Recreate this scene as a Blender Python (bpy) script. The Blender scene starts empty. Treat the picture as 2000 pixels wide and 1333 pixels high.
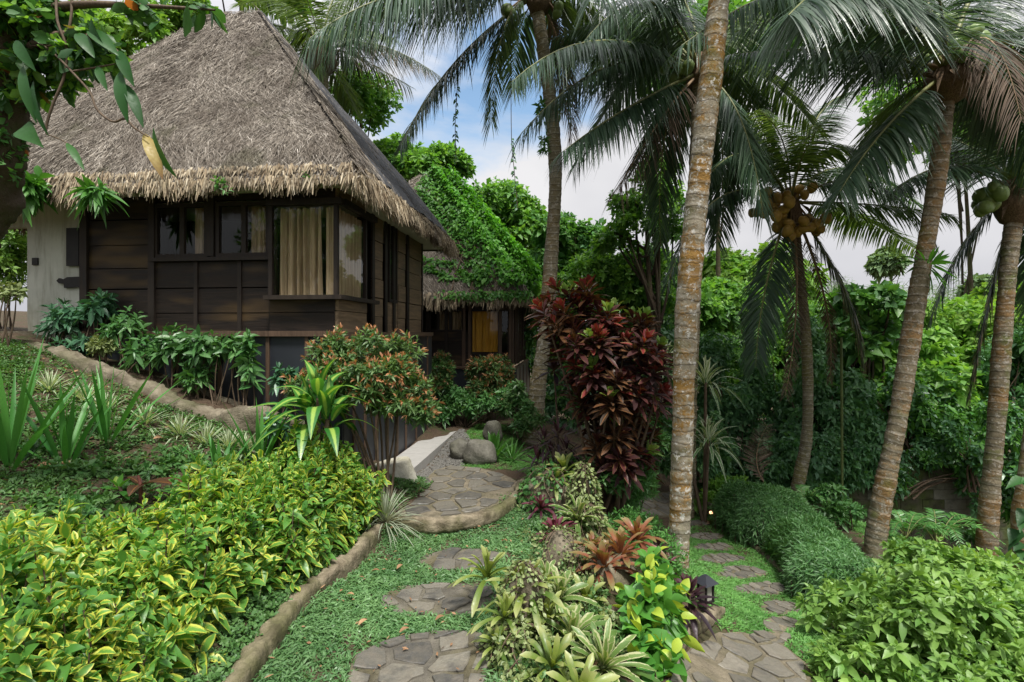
import bpy, math, random
import numpy as np
from mathutils import Vector, Matrix, noise as mnoise
rng = np.random.default_rng(7)
random.seed(7)
SC = bpy.context.scene
COL = SC.collection
H = 2.0                       # eye height above the lawn
def R(a): return math.radians(a)
def P(px, py, Y):             # a point of the place seen at that pixel, Y metres ahead
    return np.array([(px-1000)/1000*Y, Y, H+(650-py)/1000*Y])
# ------------------------------------------------------------------ objects
def tag(o, label=None, cat=None, group=None, kind=None):
    if label: o['label'] = label
    if cat: o['category'] = cat
    if group: o['group'] = group
    if kind: o['kind'] = kind
    return o
def empty(name, loc, rz=0, label=None, cat=None, group=None):
    o = bpy.data.objects.new(name, None); COL.objects.link(o)
    o.empty_display_size = .1
    o.location = Vector([float(v) for v in loc]); o.rotation_euler.z = rz
    return tag(o, label, cat, group)
class MB:
    """collects geometry; build() links it as ONE mesh object"""
    def __init__(s): s.v=[]; s.f=[]; s.a=[]; s.m=[]; s.n=0
    def add(s, v, f, a=None, m=0):
        v=np.asarray(v,float).reshape(-1,3)
        if len(v)==0: return s
        f=np.asarray(f,np.int64)
        s.v.append(v); s.f.append(f+s.n); s.n+=len(v)
        s.a.append(np.zeros((len(v),3)) if a is None else np.asarray(a,float).reshape(-1,3))
        s.m.append(np.full(len(f),m,np.int32))
        return s
    def poly(s, v, faces, a=None, m=0):       # python lists of mixed polygons
        n3=[f for f in faces if len(f)==3]; n4=[f for f in faces if len(f)==4]; nn=[f for f in faces if len(f)>4]
        v=np.asarray(v,float)
        for f in nn:
            for i in range(1,len(f)-1): n3.append((f[0],f[i],f[i+1]))
        base=s.n; s.v.append(v); s.n+=len(v)
        s.a.append(np.zeros((len(v),3)) if a is None else np.asarray(a,float).reshape(-1,3))
        for fs in (n3,n4):
            if fs:
                s.f.append(np.asarray(fs,np.int64)+base); s.m.append(np.full(len(fs),m,np.int32))
        return s
    def box(s, c, d, rz=0, m=0):              # centre, full size
        x,y,z=[q/2 for q in d]
        v=np.array([[-x,-y,-z],[x,-y,-z],[x,y,-z],[-x,y,-z],[-x,-y,z],[x,-y,z],[x,y,z],[-x,y,z]])
        if rz:
            ca,sa=math.cos(rz),math.sin(rz); v=np.stack([v[:,0]*ca-v[:,1]*sa,v[:,0]*sa+v[:,1]*ca,v[:,2]],1)
        return s.add(v+np.array(c),[[0,3,2,1],[4,5,6,7],[0,1,5,4],[1,2,6,5],[2,3,7,6],[3,0,4,7]],None,m)
    def bx(s,x0,x1,y0,y1,z0,z1,m=0): return s.box(((x0+x1)/2,(y0+y1)/2,(z0+z1)/2),(abs(x1-x0),abs(y1-y0),abs(z1-z0)),0,m)
    def build(s, name, mats, parent=None, smooth=True, loc=None, local=False):
        me=bpy.data.meshes.new(name)
        V=np.concatenate(s.v)
        if parent is not None and local is False: V=V-np.array(parent.location)-(np.array(parent.parent.location) if parent.parent else 0)
        if loc is not None: V=V-np.asarray(loc,float)
        me.vertices.add(len(V)); me.vertices.foreach_set('co',V.astype(np.float32).ravel())
        loops=np.concatenate([f.ravel() for f in s.f]); tot=np.concatenate([np.full(len(f),f.shape[1]) for f in s.f])
        me.loops.add(len(loops)); me.loops.foreach_set('vertex_index',loops.astype(np.int32))
        st=np.concatenate([[0],np.cumsum(tot)[:-1]]).astype(np.int32)
        me.polygons.add(len(tot)); me.polygons.foreach_set('loop_start',st)
        me.polygons.foreach_set('material_index',np.concatenate(s.m).astype(np.int32))
        me.polygons.foreach_set('use_smooth',np.full(len(tot),bool(smooth)))
        me.update(calc_edges=True)
        at=me.attributes.new('leaf','FLOAT_VECTOR','POINT')
        at.data.foreach_set('vector',np.concatenate(s.a).astype(np.float32).ravel())
        for m in (mats if isinstance(mats,(list,tuple)) else [mats]): me.materials.append(m)
        o=bpy.data.objects.new(name,me); COL.objects.link(o)
        if parent is not None:
            o.parent=parent
        if loc is not None: o.location=Vector([float(q) for q in loc])
        return o
def nrm(v): return v/np.maximum(np.linalg.norm(v,axis=-1,keepdims=True),1e-9)
PROF={
 'oval':  lambda t: np.sin(np.pi*np.clip(t,0.015,.985)**.85)**.8,
 'lance': lambda t: np.sin(np.pi*np.clip(t,.02,.985)**.7)**.9,
 'obov':  lambda t: np.sin(np.pi*np.clip(t,.03,.975)**1.35)**.8,
 'strap': lambda t: np.clip(.55+.9*t,0,1)*np.clip((1-t)*3.2+.04,0,1),
 'heart': lambda t: np.clip(np.sin(np.pi*np.clip(t,0.0,.98)**.5),.05,1),
 'strip': lambda t: 1-.75*t,
 'rosl':  lambda t: np.clip(.6+.5*t,0,1)*np.clip((1-t)*6+.06,0,1)**.7,
}
def leaves(mb, base, d, up, L, W, S=2, across=3, droop=.2, fold=.25, prof='oval', m=0, rnd=None, curl=0.):
    base=np.asarray(base,float).reshape(-1,3); N=len(base)
    if N==0: return
    d=nrm(np.broadcast_to(d,(N,3))); up=np.broadcast_to(up,(N,3))
    L=np.broadcast_to(L,(N,)).astype(float); W=np.broadcast_to(W,(N,)).astype(float); droop=np.broadcast_to(droop,(N,))
    side=np.cross(d,up); bad=np.linalg.norm(side,axis=1)<1e-3
    if bad.any(): side[bad]=np.cross(d[bad],np.array([1.,.2,.1]))
    side=nrm(side); nn=np.cross(side,d)
    rnd=rng.random(N) if rnd is None else np.broadcast_to(rnd,(N,))
    t=np.linspace(0,1,S+1); w=PROF[prof](t)
    cen=base[:,None,:]+d[:,None,:]*(L[:,None]*t)[...,None]
    cen=cen+np.array([0,0,-1.])*(L[:,None]*droop[:,None]*t**2)[...,None]
    if curl: cen=cen+nn[:,None,:]*(L[:,None]*curl*np.sin(t*np.pi))[...,None]
    hw=(W[:,None]*w/2)[...,None]
    l=cen-side[:,None,:]*hw+nn[:,None,:]*hw*fold; r=cen+side[:,None,:]*hw+nn[:,None,:]*hw*fold
    K=S+1
    if across==3:
        V=np.stack([l,cen,r],2).reshape(-1,3)
        lu=np.array([-1,0,1.])
    else:
        V=np.stack([l,r],2).reshape(-1,3); lu=np.array([-1,1.])
    c=len(lu)
    A=np.empty((N,K,c,3)); A[...,0]=lu; A[...,1]=t[None,:,None]; A[...,2]=rnd[:,None,None]
    fl=[]
    for s_ in range(S):
        for q in range(c-1):
            a=s_*c+q; fl.append([a,a+1,a+c+1,a+c])
    F=(np.arange(N)*K*c)[:,None,None]+np.array(fl)[None]
    mb.add(V,F.reshape(-1,4),A.reshape(-1,3),m)
def ortho(d):
    d=nrm(d); a=np.where(np.abs(d[:,2:3])<.9,np.array([[0,0,1.]]),np.array([[1.,0,0]]))
    u=nrm(np.cross(d,a)); return u,np.cross(d,u)
def shoots(mb, tips, dirs, k, L, W, ang=(20,80), stem=.08, m=0, yk=0, jit=.15, **kw):
    """k leaves spiralling round each shoot tip; young leaves upright, old ones spread"""
    tips=np.asarray(tips,float); dirs=nrm(np.asarray(dirs,float)); M=len(tips)
    u,v=ortho(dirs); i=np.arange(k)
    ph=i*2.39996+rng.random(M)[:,None]*6.28+rng.normal(0,.25,(M,k))
    f=i/max(k-1,1)                            # 0 tip .. 1 oldest
    th=np.radians(ang[0]+(ang[1]-ang[0])*f)+rng.normal(0,jit,(M,k))
    ra=np.cos(ph)[...,None]*u[:,None]+np.sin(ph)[...,None]*v[:,None]
    d=dirs[:,None]*np.cos(th)[...,None]+ra*np.sin(th)[...,None]
    b=tips[:,None]-dirs[:,None]*(stem*f)[None,:,None]
    sc=(.55+.45*np.minimum(f*2.2,1))*rng.uniform(.65,1.25,(M,k))*rng.uniform(.75,1.2,(M,1))
    if yk: sc[:,:yk]=np.maximum(sc[:,:yk],.88*rng.uniform(.8,1.1,(M,yk)))
    rnd=np.clip(rng.random((M,1))*.55+.45*rng.random((M,k)),0,1)
    if yk:
        rnd=np.minimum(rnd,.84); yy=rng.random((M,1))<.75; rnd=np.where((i[None]<yk)&yy,.97,rnd)
    up=dirs[:,None]*np.ones((1,k,1))+rng.normal(0,.2,(M,k,3))
    if 'droop' in kw: kw['droop']=kw['droop']*rng.uniform(.3,1.7,M*k)
    leaves(mb,b.reshape(-1,3),d.reshape(-1,3),up.reshape(-1,3),(L*sc).ravel(),(W*sc).ravel(),m=m,rnd=rnd.ravel(),**kw)
def sphere_dirs(n, zmin=-.35):
    z=rng.uniform(zmin,1,n); a=rng.uniform(0,6.2832,n); r=np.sqrt(np.maximum(1-z*z,0))
    return np.stack([r*np.cos(a),r*np.sin(a),z],1)
def blob_tips(blobs, M, lump=0, depth=.35, zmin=-.4):
    """tips and outward directions spread over the shells of ellipsoids, optionally broken into lobes"""
    bl=[]
    for c,r in blobs:
        c=np.array(c,float); r=np.array(r,float)*np.ones(3)
        if lump:
            dd=sphere_dirs(lump,zmin)
            for q in dd: bl.append((c+q*r*rng.uniform(.55,.85),r*rng.uniform(.28,.5)))
        else: bl.append((c,r))
    ar=np.array([max(r[0]*r[2],r[1]*r[2],r[0]*r[1]) for _,r in bl]); ns=np.maximum((M*ar/ar.sum()).astype(int),1)
    T=[];D=[]
    for (c,r),n in zip(bl,ns):
        q=sphere_dirs(n,zmin-.2 if lump else zmin); s=1-depth*rng.random((n,1))**1.6
        T.append(c+q*r*s); D.append(nrm(q/r*r.mean()))
    return np.concatenate(T),np.concatenate(D)
def sweep(mb, pts, rad, seg=8, m=0, rough=0., sub=4, flat=None, cap=True, rect=False, ring=None, fbm=0., fs=9.):
    """tube along a smoothed path; rad per point"""
    pts=np.asarray(pts,float); rad=np.broadcast_to(rad,(len(pts),)).astype(float)
    n=len(pts)
    if n>2 and sub>1:
        T=np.linspace(0,n-1,(n-1)*sub+1); i=np.clip(T.astype(int),0,n-2); f=(T-i)[:,None]
        p0=pts[np.maximum(i-1,0)];p1=pts[i];p2=pts[i+1];p3=pts[np.minimum(i+2,n-1)]
        pts2=.5*((2*p1)+(-p0+p2)*f+(2*p0-5*p1+4*p2-p3)*f**2+(-p0+3*p1-3*p2+p3)*f**3)
        rad=np.interp(T,np.arange(n),rad); pts=pts2; n=len(pts)
    tan=nrm(np.gradient(pts,axis=0)); u=np.zeros((n,3)); ref=np.array([0,0,1.]) if abs(tan[0][2])<.8 else np.array([1.,0,0])
    u0=np.cross(tan[0],ref); u0/=np.linalg.norm(u0)
    for k in range(n):
        u0=u0-tan[k]*np.dot(u0,tan[k]); u0/=max(np.linalg.norm(u0),1e-9); u[k]=u0
    w=np.cross(tan,u); a=np.arange(seg)/seg*2*np.pi
    L_=np.concatenate([[0],np.cumsum(np.linalg.norm(np.diff(pts,axis=0),axis=1))])[:,None]/max(rad.max(),1e-4); o1,o2,o3=rng.uniform(0,6,3)
    rr=rad[:,None]*(1+rough*(1.1*np.sin(L_*1.3+o1+np.sin(a*2+o2))+.8*np.sin(L_*3.1+a*3+o3)+.5*np.sin(L_*.6-a+o2)+.45*rng.normal(0,1,(n,seg))))
    if rect:
        q=7.; ce,se=np.cos(a),np.sin(a); rr=rr*((np.abs(ce)**q+np.abs(se)**q)**(-1/q))[None]
    fw,fh=(1,1) if flat is None else flat
    if ring:
        s_=L_[:,0]*max(rad.max(),1e-4)/ring[0]; s_=s_+.35*np.sin(s_*.9+o1); fr=s_-np.floor(s_); rr=rr*(1+ring[1]*(fr-.5)+ring[1]*.8*np.sin(np.floor(s_)*12.9))[:,None]
    if fbm:
        cc=pts[:,None]+(np.cos(a)[None,:,None]*u[:,None]+np.sin(a)[None,:,None]*w[:,None])*rr[...,None]
        nz=np.array([mnoise.fractal(Vector(q*fs),.9,2.,4) for q in cc.reshape(-1,3)]).reshape(n,seg); rr=rr*(1+fbm*nz)
    V=pts[:,None]+(np.cos(a)[None,:,None]*u[:,None]*fw+np.sin(a)[None,:,None]*w[:,None]*fh)*rr[...,None]
    L=np.concatenate([[0],np.cumsum(np.linalg.norm(np.diff(pts,axis=0),axis=1))])
    A=np.zeros((n,seg,3)); A[...,0]=np.arange(seg)/seg; A[...,1]=L[:,None]; A[...,2]=rng.random()
    F=[[k*seg+j,k*seg+(j+1)%seg,(k+1)*seg+(j+1)%seg,(k+1)*seg+j] for k in range(n-1) for j in range(seg)]
    b=mb.n; mb.add(V.reshape(-1,3),F,A.reshape(-1,3),m)
    if cap:
        for ring,c in ((0,pts[0]),(n-1,pts[-1])):
            vs=np.concatenate([V[ring],c[None]]); f=[[j,(j+1)%seg,seg] for j in range(seg)]
            mb.add(vs,f,np.full((seg+1,3),[0,L[ring],0]),m)
# ------------------------------------------------------------------ terrain
CP=[(-1.2,3,0),(-.2,3,0),(0,4,0),(-1.2,4.2,0),(-1.2,5,0),(0,5.5,0),(-1.3,7,.02),(0,7.5,0),(-1,9,.04),(-.9,10.5,.1),(.5,9,-.1),(.3,11,.1),
 (0,0,0),(0,1.5,0),(-.9,1.5,0),(-1.75,3,.16),(-1.75,3.8,.2),(-2.2,2.2,.38),(-2.2,1.2,.38),(-3.5,3.5,.78),(-4.2,4.2,.98),(-5.5,5.5,1.72),(-3.2,4.6,.85),(-2.8,5.5,.88),
 (-3.8,5.4,1.22),(-1.93,5.5,.5),(-2,5,.4),(-1.5,5.1,.12),(-3.1,6.1,1.05),(-5,6.3,1.68),(-6.1,6.8,1.95),(-8,8,2.0),(-7,5.5,1.95),(-4,9,1.2),(-2.2,6.3,.6),(-1.9,8,.06),
 (.4,3,.06),(.4,4,.1),(.9,4,.0),(1,3.2,-.1),(1.44,3.6,-.3),(2.2,3.6,-.42),(2.63,5.6,-.8),(3,7.7,-1),(2.35,8.4,-.81),(1.72,5.3,-.385),(1.5,7,-.45),(1,6.5,-.1),
 (3.8,5.9,-.9),(3.25,7.4,-1.03),(4.6,6.5,-.83),(6.9,7.5,-1.34),(8.16,9.5,-2.2),(5.4,9.5,-1.35),(7.2,9.0,-1.78),(6.3,9.2,-1.6),(8.5,9.2,-2.15),(7.5,8.2,-1.6),(9.6,9.4,-2.3),(5,9,-.97),(3.2,4,-.6),(3.5,3.5,-.5),(5,4.5,-.8),(2,2,-.35),
 (10,12,-2.5),(5,13,-1.5),(3,13,-1),(2,16,-.5),(0,40,1),(25,40,-2),(-20,40,3),(-15,15,2.5),(45,40,-2),(-45,40,3),(0,-10,0),(20,0,-1.5),(-15,0,2),(20,20,-3),(15,8,-2.5)]
CP=np.array(CP,float)
def _tps(d2): return .5*d2*np.log(d2+1e-9)
_n=len(CP); _d=((CP[:,None,:2]-CP[None,:,:2])**2).sum(-1)
_A=np.zeros((_n+3,_n+3)); _A[:_n,:_n]=_tps(_d)+np.eye(_n)*.02; _A[:_n,_n]=1; _A[:_n,_n+1:]=CP[:,:2]; _A[_n,:_n]=1; _A[_n+1:,:_n]=CP[:,:2].T
_w=np.linalg.solve(_A,np.concatenate([CP[:,2],[0,0,0]]))
def T(x,y):
    x=np.asarray(x,float); y=np.asarray(y,float); s=x.shape
    xf=np.clip(x.ravel(),-60,60); yf=np.clip(y.ravel(),-15,60)
    out=np.empty(len(xf))
    for i in range(0,len(xf),20000):
        a=xf[i:i+20000];b=yf[i:i+20000]
        d=(a[:,None]-CP[None,:,0])**2+(b[:,None]-CP[None,:,1])**2
        out[i:i+20000]=_tps(d)@_w[:_n]+_w[_n]+_w[_n+1]*a+_w[_n+2]*b
    return out.reshape(s)
def Tz(x,y): return float(T(np.array([x]),np.array([y]))[0])
def GP(px,py,dz=0.,ymax=30):                 # where the view through a pixel meets the ground
    Y=np.linspace(1.0,ymax,3000); k=(px-1000)/1000; z=H+(650-py)/1000*Y; g=T(k*Y,Y)+dz
    i=np.argmax(z<=g)
    if not (z<=g).any(): i=len(Y)-1
    return np.array([k*Y[i],Y[i],g[i]])
def G(px,Y,dz=0.): x=(px-1000)/1000*Y; return np.array([x,Y,Tz(x,Y)+dz])
def inpoly(x,y,poly):
    poly=np.asarray(poly,float); c=np.zeros(x.shape,bool); n=len(poly)
    for i in range(n):
        x1,y1=poly[i][:2]; x2,y2=poly[i-1][:2]
        c^=((y1>y)!=(y2>y))&(x<(x2-x1)*(y-y1)/(y2-y1+1e-12)+x1)
    return c
def scatter(poly,n):
    poly=np.asarray(poly,float)[:,:2]; lo=poly.min(0); hi=poly.max(0); out=np.zeros((0,2))
    while len(out)<n:
        q=rng.uniform(lo,hi,(n,2)); out=np.concatenate([out,q[inpoly(q[:,0],q[:,1],poly)]])
    return out[:n]
# ------------------------------------------------------------------ materials
class NT:
    def __init__(s,name):
        s.mat=bpy.data.materials.new(name); s.mat.use_nodes=True; s.t=s.mat.node_tree; s.t.nodes.clear()
        s.out=s.n('ShaderNodeOutputMaterial')
    def n(s,typ,ins=None,**props):
        o=s.t.nodes.new(typ)
        for k,v in props.items(): setattr(o,k,v)
        for k,v in (ins or {}).items(): s.put(o.inputs[k],v)
        return o
    def put(s,sock,v):
        if isinstance(v,bpy.types.NodeSocket): s.t.links.new(v,sock)
        elif isinstance(v,(tuple,list)) and sock.type=='RGBA' and len(v)==3: sock.default_value=(*v,1)
        else: sock.default_value=v
    def math(s,op,a,b=0.,c=False):
        o=s.n('ShaderNodeMath',{0:a,1:b},operation=op); o.use_clamp=c; return o.outputs[0]
    def mix(s,f,a,b,blend='MIX'):
        o=s.n('ShaderNodeMix',data_type='RGBA',blend_type=blend); s.put(o.inputs[0],f); s.put(o.inputs[6],a); s.put(o.inputs[7],b); return o.outputs[2]
    def rng(s,v,a,b,c=0.,d=1.): return s.n('ShaderNodeMapRange',{0:v,1:a,2:b,3:c,4:d}).outputs[0]
    def noise(s,scale,vec=None,detail=3.,rough=.55,dist=0.):
        o=s.n('ShaderNodeTexNoise',{'Scale':scale,'Detail':detail,'Roughness':rough,'Distortion':dist})
        if vec is not None: s.put(o.inputs['Vector'],vec)
        return o.outputs['Fac']
    def obj(s,scale=None):
        c=s.n('ShaderNodeTexCoord').outputs['Object']
        if scale is None: return c
        return s.n('ShaderNodeMapping',{'Vector':c,'Scale':scale}).outputs[0]
    def geo(s,scale=None):
        c=s.n('ShaderNodeNewGeometry').outputs['Position']
        if scale is None: return c
        return s.n('ShaderNodeMapping',{'Vector':c,'Scale':scale}).outputs[0]
    def attr(s):
        a=s.n('ShaderNodeAttribute',attribute_name='leaf'); p=s.n('ShaderNodeSeparateXYZ',{0:a.outputs['Vector']}); return p.outputs
    def bump(s,h,st=.5,dist=.02): return s.n('ShaderNodeBump',{'Height':h,'Strength':st,'Distance':dist}).outputs[0]
    def pri(s,col,rough=.6,normal=None,spec=.4,**kw):
        b=s.n('ShaderNodeBsdfPrincipled',{'Base Color':col,'Roughness':rough,'Specular IOR Level':spec})
        for k,v in kw.items(): s.put(b.inputs[k.replace('_',' ')],v)
        if normal is not None: s.put(b.inputs['Normal'],normal)
        return b.outputs[0]
    def end(s,sh): s.t.links.new(sh,s.out.inputs['Surface']); return s.mat
def leafmat(name,c1,c2,edge=None,ew=.55,ews=.08,ez=.5,mid=None,mw=.2,tip=None,rough=.42,tr=.3,spec=.45,patch=1.2,young=None,pa=.4):
    n=NT(name); x,y,z=n.attr()[:3]; ax=n.math('ABSOLUTE',x)
    col=n.mix(z,c1,c2)
    if young is not None: col=n.mix(n.rng(z,.86,.9),col,young)
    nz=n.noise(patch,n.geo(),2.)
    col=n.mix(n.rng(nz,.35,.65,.0,pa),col,tuple(q*.55 for q in c1))
    nf=n.noise(55.,n.geo(),2.)
    if edge is not None:
        m=n.math('ADD',ax,n.math('MULTIPLY',n.math('SUBTRACT',nf,.5),.9)); m=n.math('ADD',m,n.math('MULTIPLY',n.math('SUBTRACT',z,.5),ez))
        col=n.mix(n.rng(m,ew-ews,ew+ews),col,edge)
    if mid is not None: col=n.mix(n.rng(ax,mw,mw*.5),col,mid)
    if tip is not None: col=n.mix(n.rng(n.math('ADD',y,n.math('MULTIPLY',nf,.3)),.75,1.15),col,tip)
    col=n.mix(n.rng(nf,.3,.7,0,.25),col,n.mix(1.,col,(.55,.6,.5),'MULTIPLY'))
    sp=n.noise(70.,n.geo(),3.,.7); col=n.mix(n.math('MULTIPLY',n.rng(sp,.66,.72),n.rng(z,.2,.8,.1,.75)),col,(.12,.075,.03))
    col=n.n('ShaderNodeHueSaturation',{'Color':col,'Saturation':.95,'Value':1.}).outputs[0]
    p=n.pri(col,n.rng(nf,.3,.7,rough-.08,rough+.14),None,spec)
    tl=n.n('ShaderNodeBsdfTranslucent',{'Color':n.mix(1.,col,(1.25,1.25,.55),'MULTIPLY')}).outputs[0]
    return n.end(n.n('ShaderNodeMixShader',{0:tr,1:p,2:tl}).outputs[0])
def plain(name,c1,c2,scale=8.,rough=.7,bump=.3,stretch=None,spec=.3,bs=None):
    n=NT(name); v=n.obj(stretch); nz=n.noise(scale,v,5.,.6); col=n.mix(n.rng(nz,.3,.7),c1,c2)
    h=n.noise(bs or scale*3,v,4.)
    return n.end(n.pri(col,rough,n.bump(h,bump,.01),spec))
# ------------------------------------------------------------------ palette
M={}
M['soil']=None
def mk_ground():
    n=NT('earth'); p=n.geo(); a=n.noise(1.3,p,4.); b=n.noise(28.,p,5.,.7); c=n.noise(5.,p,4.)
    col=n.mix(n.rng(b,.3,.7),(.035,.023,.015),(.10,.07,.045))
    col=n.mix(n.rng(c,.5,.66,0,.75),col,(.035,.055,.016))
    return n.end(n.pri(col,.9,n.bump(b,.7,.03),.2))
M['soil']=mk_ground()
def mk_moss_stone(name,c1,c2,moss,amt=.5,sc=7.):
    n=NT(name); p=n.geo(); a=n.noise(sc,p,6.,.62); b=n.noise(sc*6,p,5.,.7); c=n.noise(2.2,p,3.)
    col=n.mix(n.rng(a,.35,.65),c1,c2); col=n.mix(n.rng(b,.25,.75,.0,.35),col,(.05,.045,.035))
    col=n.mix(n.math('MULTIPLY',n.rng(c,.45,.62),amt),col,moss)
    e_=n.noise(4.5,p,4.,.65); col=n.mix(n.rng(e_,.54,.68,0,.5),col,tuple(q*.35 for q in c1))
    return n.end(n.pri(col,.85,n.bump(n.math('ADD',a,n.math('MULTIPLY',b,.5)),.9,.03),.25))
M['kerb']=mk_moss_stone('mossy_cement',(.11,.088,.055),(.34,.285,.20),(.075,.08,.025),.75)
M['root']=mk_moss_stone('weathered_cement',(.11,.09,.06),(.25,.215,.155),(.07,.075,.03),.6)
M['white_stone']=mk_moss_stone('limewashed_stone',(.52,.49,.40),(.72,.70,.60),(.20,.18,.08),.4)
M['mortar']=mk_moss_stone('sandy_mortar',(.13,.11,.075),(.26,.22,.155),(.08,.075,.035),.5,9.)
M['mortar_wet']=mk_moss_stone('wet_mortar',(.075,.068,.055),(.16,.145,.115),(.10,.085,.03),.5,6.)
M['boulder']=mk_moss_stone('river_stone',(.11,.105,.085),(.22,.21,.175),(.09,.09,.05),.4,5.)
def mk_slate(name,dark,light,rough):
    n=NT(name); x,y,z=n.attr()[:3]; p=n.geo(); a=n.noise(14.,p,5.,.65); b=n.noise(60.,p,4.)
    col=n.mix(z,dark,light); col=n.mix(n.rng(a,.4,.7,0,.6),col,(.13,.11,.08)); col=n.mix(n.rng(b,.3,.7,0,.3),col,(.04,.04,.042)); st=n.noise(4.5,p,4.,.65); col=n.mix(n.rng(st,.52,.66,0,.55),col,(.035,.035,.036))
    return n.end(n.pri(col,n.rng(a,.3,.7,rough-.12,rough+.2),n.bump(n.math('ADD',a,n.math('MULTIPLY',b,.3)),.5,.012),.45))
M['slate']=mk_slate('blue_slate',(.062,.06,.054),(.19,.175,.14),.42)
M['slate_tan']=mk_slate('tan_flagstone',(.10,.094,.076),(.22,.20,.16),.5)
def mk_wood(name,c1,c2,stain,amt,axis=(1.2,14.,14.)):
    n=NT(name); v=n.obj(axis); a=n.noise(2.2,v,6.,.65,.6); c=n.noise(1.1,n.obj((.8,.8,3.)),2.)
    col=n.mix(n.rng(a,.3,.7),c1,c2); col=n.mix(n.math('MULTIPLY',n.rng(c,.52,.68),amt),col,stain)
    return n.end(n.pri(col,n.rng(a,.3,.7,.5,.75),n.bump(a,.35,.01),.3))
M['plank']=mk_wood('eave_shade_plank',(.006,.0045,.0035),(.024,.0155,.0105),(.11,.068,.026),.6)  # dark stained boards, blackened further: eave shade put into the colour
M['plank_side']=mk_wood('lit_side_plank',(.10,.069,.041),(.27,.19,.115),(.09,.08,.065),.5,(14.,1.2,14.))  # same boards made paler: daylight on the side wall put into the colour
M['post']=mk_wood('dark_timber',(.009,.0065,.0055),(.03,.021,.015),(.045,.032,.02),.3,(14.,14.,1.2))
M['batten']=mk_wood('brown_batten',(.045,.028,.019),(.11,.07,.045),(.07,.055,.035),.4,(14.,14.,1.2))
M['skirt']=plain('blue_black_sheet',(.012,.0135,.018),(.03,.034,.042),1.3,.42,.15,(1,1,.35),.4,6.)
def mk_plaster():
    n=NT('grey_white_plaster'); a=n.noise(2.,n.obj(),4.); s=n.noise(5.,n.obj((3.,3.,.35)),4.,.7); f=n.noise(40.,n.obj(),3.)
    col=n.mix(n.rng(a,.3,.7),(.38,.39,.34),(.52,.53,.47)); col=n.mix(n.rng(s,.48,.7,0,.55),col,(.20,.195,.15))
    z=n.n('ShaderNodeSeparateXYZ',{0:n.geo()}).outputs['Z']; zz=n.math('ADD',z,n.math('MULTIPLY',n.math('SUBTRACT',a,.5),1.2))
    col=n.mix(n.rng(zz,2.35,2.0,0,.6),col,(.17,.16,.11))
    return n.end(n.pri(col,.88,n.bump(n.math('ADD',f,a),.25,.01),.2))
M['plaster']=mk_plaster()
M['soffit']=plain('pale_soffit_board',(.42,.41,.34),(.52,.50,.42),2.,.7,.05)
M['black']=plain('black_iron',(.008,.008,.008),(.02,.018,.016),6.,.6,.2)
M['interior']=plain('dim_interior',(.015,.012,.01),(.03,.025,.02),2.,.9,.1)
M['net']=plain('black_shade_net',(.022,.024,.029),(.075,.075,.078),3.,.75,.6,(10.,10.,1.5),.3,30.)
M['tile']=plain('grey_floor_tile',(.30,.29,.27),(.40,.39,.37),9.,.4,.1,(1,4,1))
M['gravel']=plain('grey_gravel',(.05,.05,.045),(.20,.19,.17),60.,.85,.9,None,.3,70.)
def mk_curtain(name,c1,c2,tr):
    n=NT(name); a=n.noise(5.,n.obj((6,6,.7)),4.); w=n.noise(220.,n.obj(),2.); col=n.mix(n.rng(a,.3,.7),c1,c2)
    p=n.pri(col,.9,n.bump(w,.15,.003),.1); t=n.n('ShaderNodeBsdfTranslucent',{'Color':col}).outputs[0]
    return n.end(n.n('ShaderNodeMixShader',{0:tr,1:p,2:t}).outputs[0])
M['curtain']=mk_curtain('tan_curtain',(.36,.26,.155),(.54,.41,.265),.2)
M['ochre']=mk_curtain('ochre_curtain',(.55,.26,.03),(.74,.40,.06),.3)
def mk_glass():
    n=NT('window_glass'); f=n.n('ShaderNodeFresnel',{'IOR':1.45}).outputs[0]; f=n.math('MULTIPLY',f,n.math('SUBTRACT',1.,n.n('ShaderNodeNewGeometry').outputs['Backfacing']))
    nz=n.bump(n.noise(1.5,n.obj(),2.),.05,.02)
    g=n.n('ShaderNodeBsdfGlossy',{'Color':(.9,.92,.9),'Roughness':.02,'Normal':nz}).outputs[0]
    t=n.n('ShaderNodeBsdfTransparent',{'Color':(.97,.98,.97)}).outputs[0]
    return n.end(n.n('ShaderNodeMixShader',{0:f,1:t,2:g}).outputs[0])
M['glass']=mk_glass()
def mk_straw(name,c,rough=.8):
    n=NT(name); x,y,z=n.attr()[:3]; r=n.n('ShaderNodeValToRGB',{0:z}); e=r.color_ramp.elements
    e[0].position=0; e[0].color=(*c[0],1); e[1].position=1; e[1].color=(*c[-1],1)
    for i,q in enumerate(c[1:-1]):
        k=e.new((i+1)/(len(c)-1)); k.color=(*q,1)
    pn=n.noise(1.1,n.geo((1.6,1.6,.7)),5.,.65); col=n.mix(n.rng(pn,.46,.64,0,.62),r.outputs[0],(.085,.066,.05)); pm=n.noise(2.3,n.geo(),4.); col=n.mix(n.rng(pm,.58,.70,0,.4),col,(.075,.08,.035))
    nf=n.noise(26.,n.geo(),3.); col=n.mix(n.rng(nf,.4,.7,0,.45),col,(.06,.045,.035))
    return n.end(n.pri(col,rough,None,.25))
M['thatch']=mk_straw('grey_thatch',[(.03,.025,.021),(.11,.094,.075),(.24,.208,.168),(.38,.338,.282),(.56,.515,.45)])
M['fringe']=mk_straw('tan_thatch',[(.08,.055,.032),(.21,.155,.095),(.36,.285,.185),(.48,.40,.275),(.58,.51,.38)])
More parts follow.
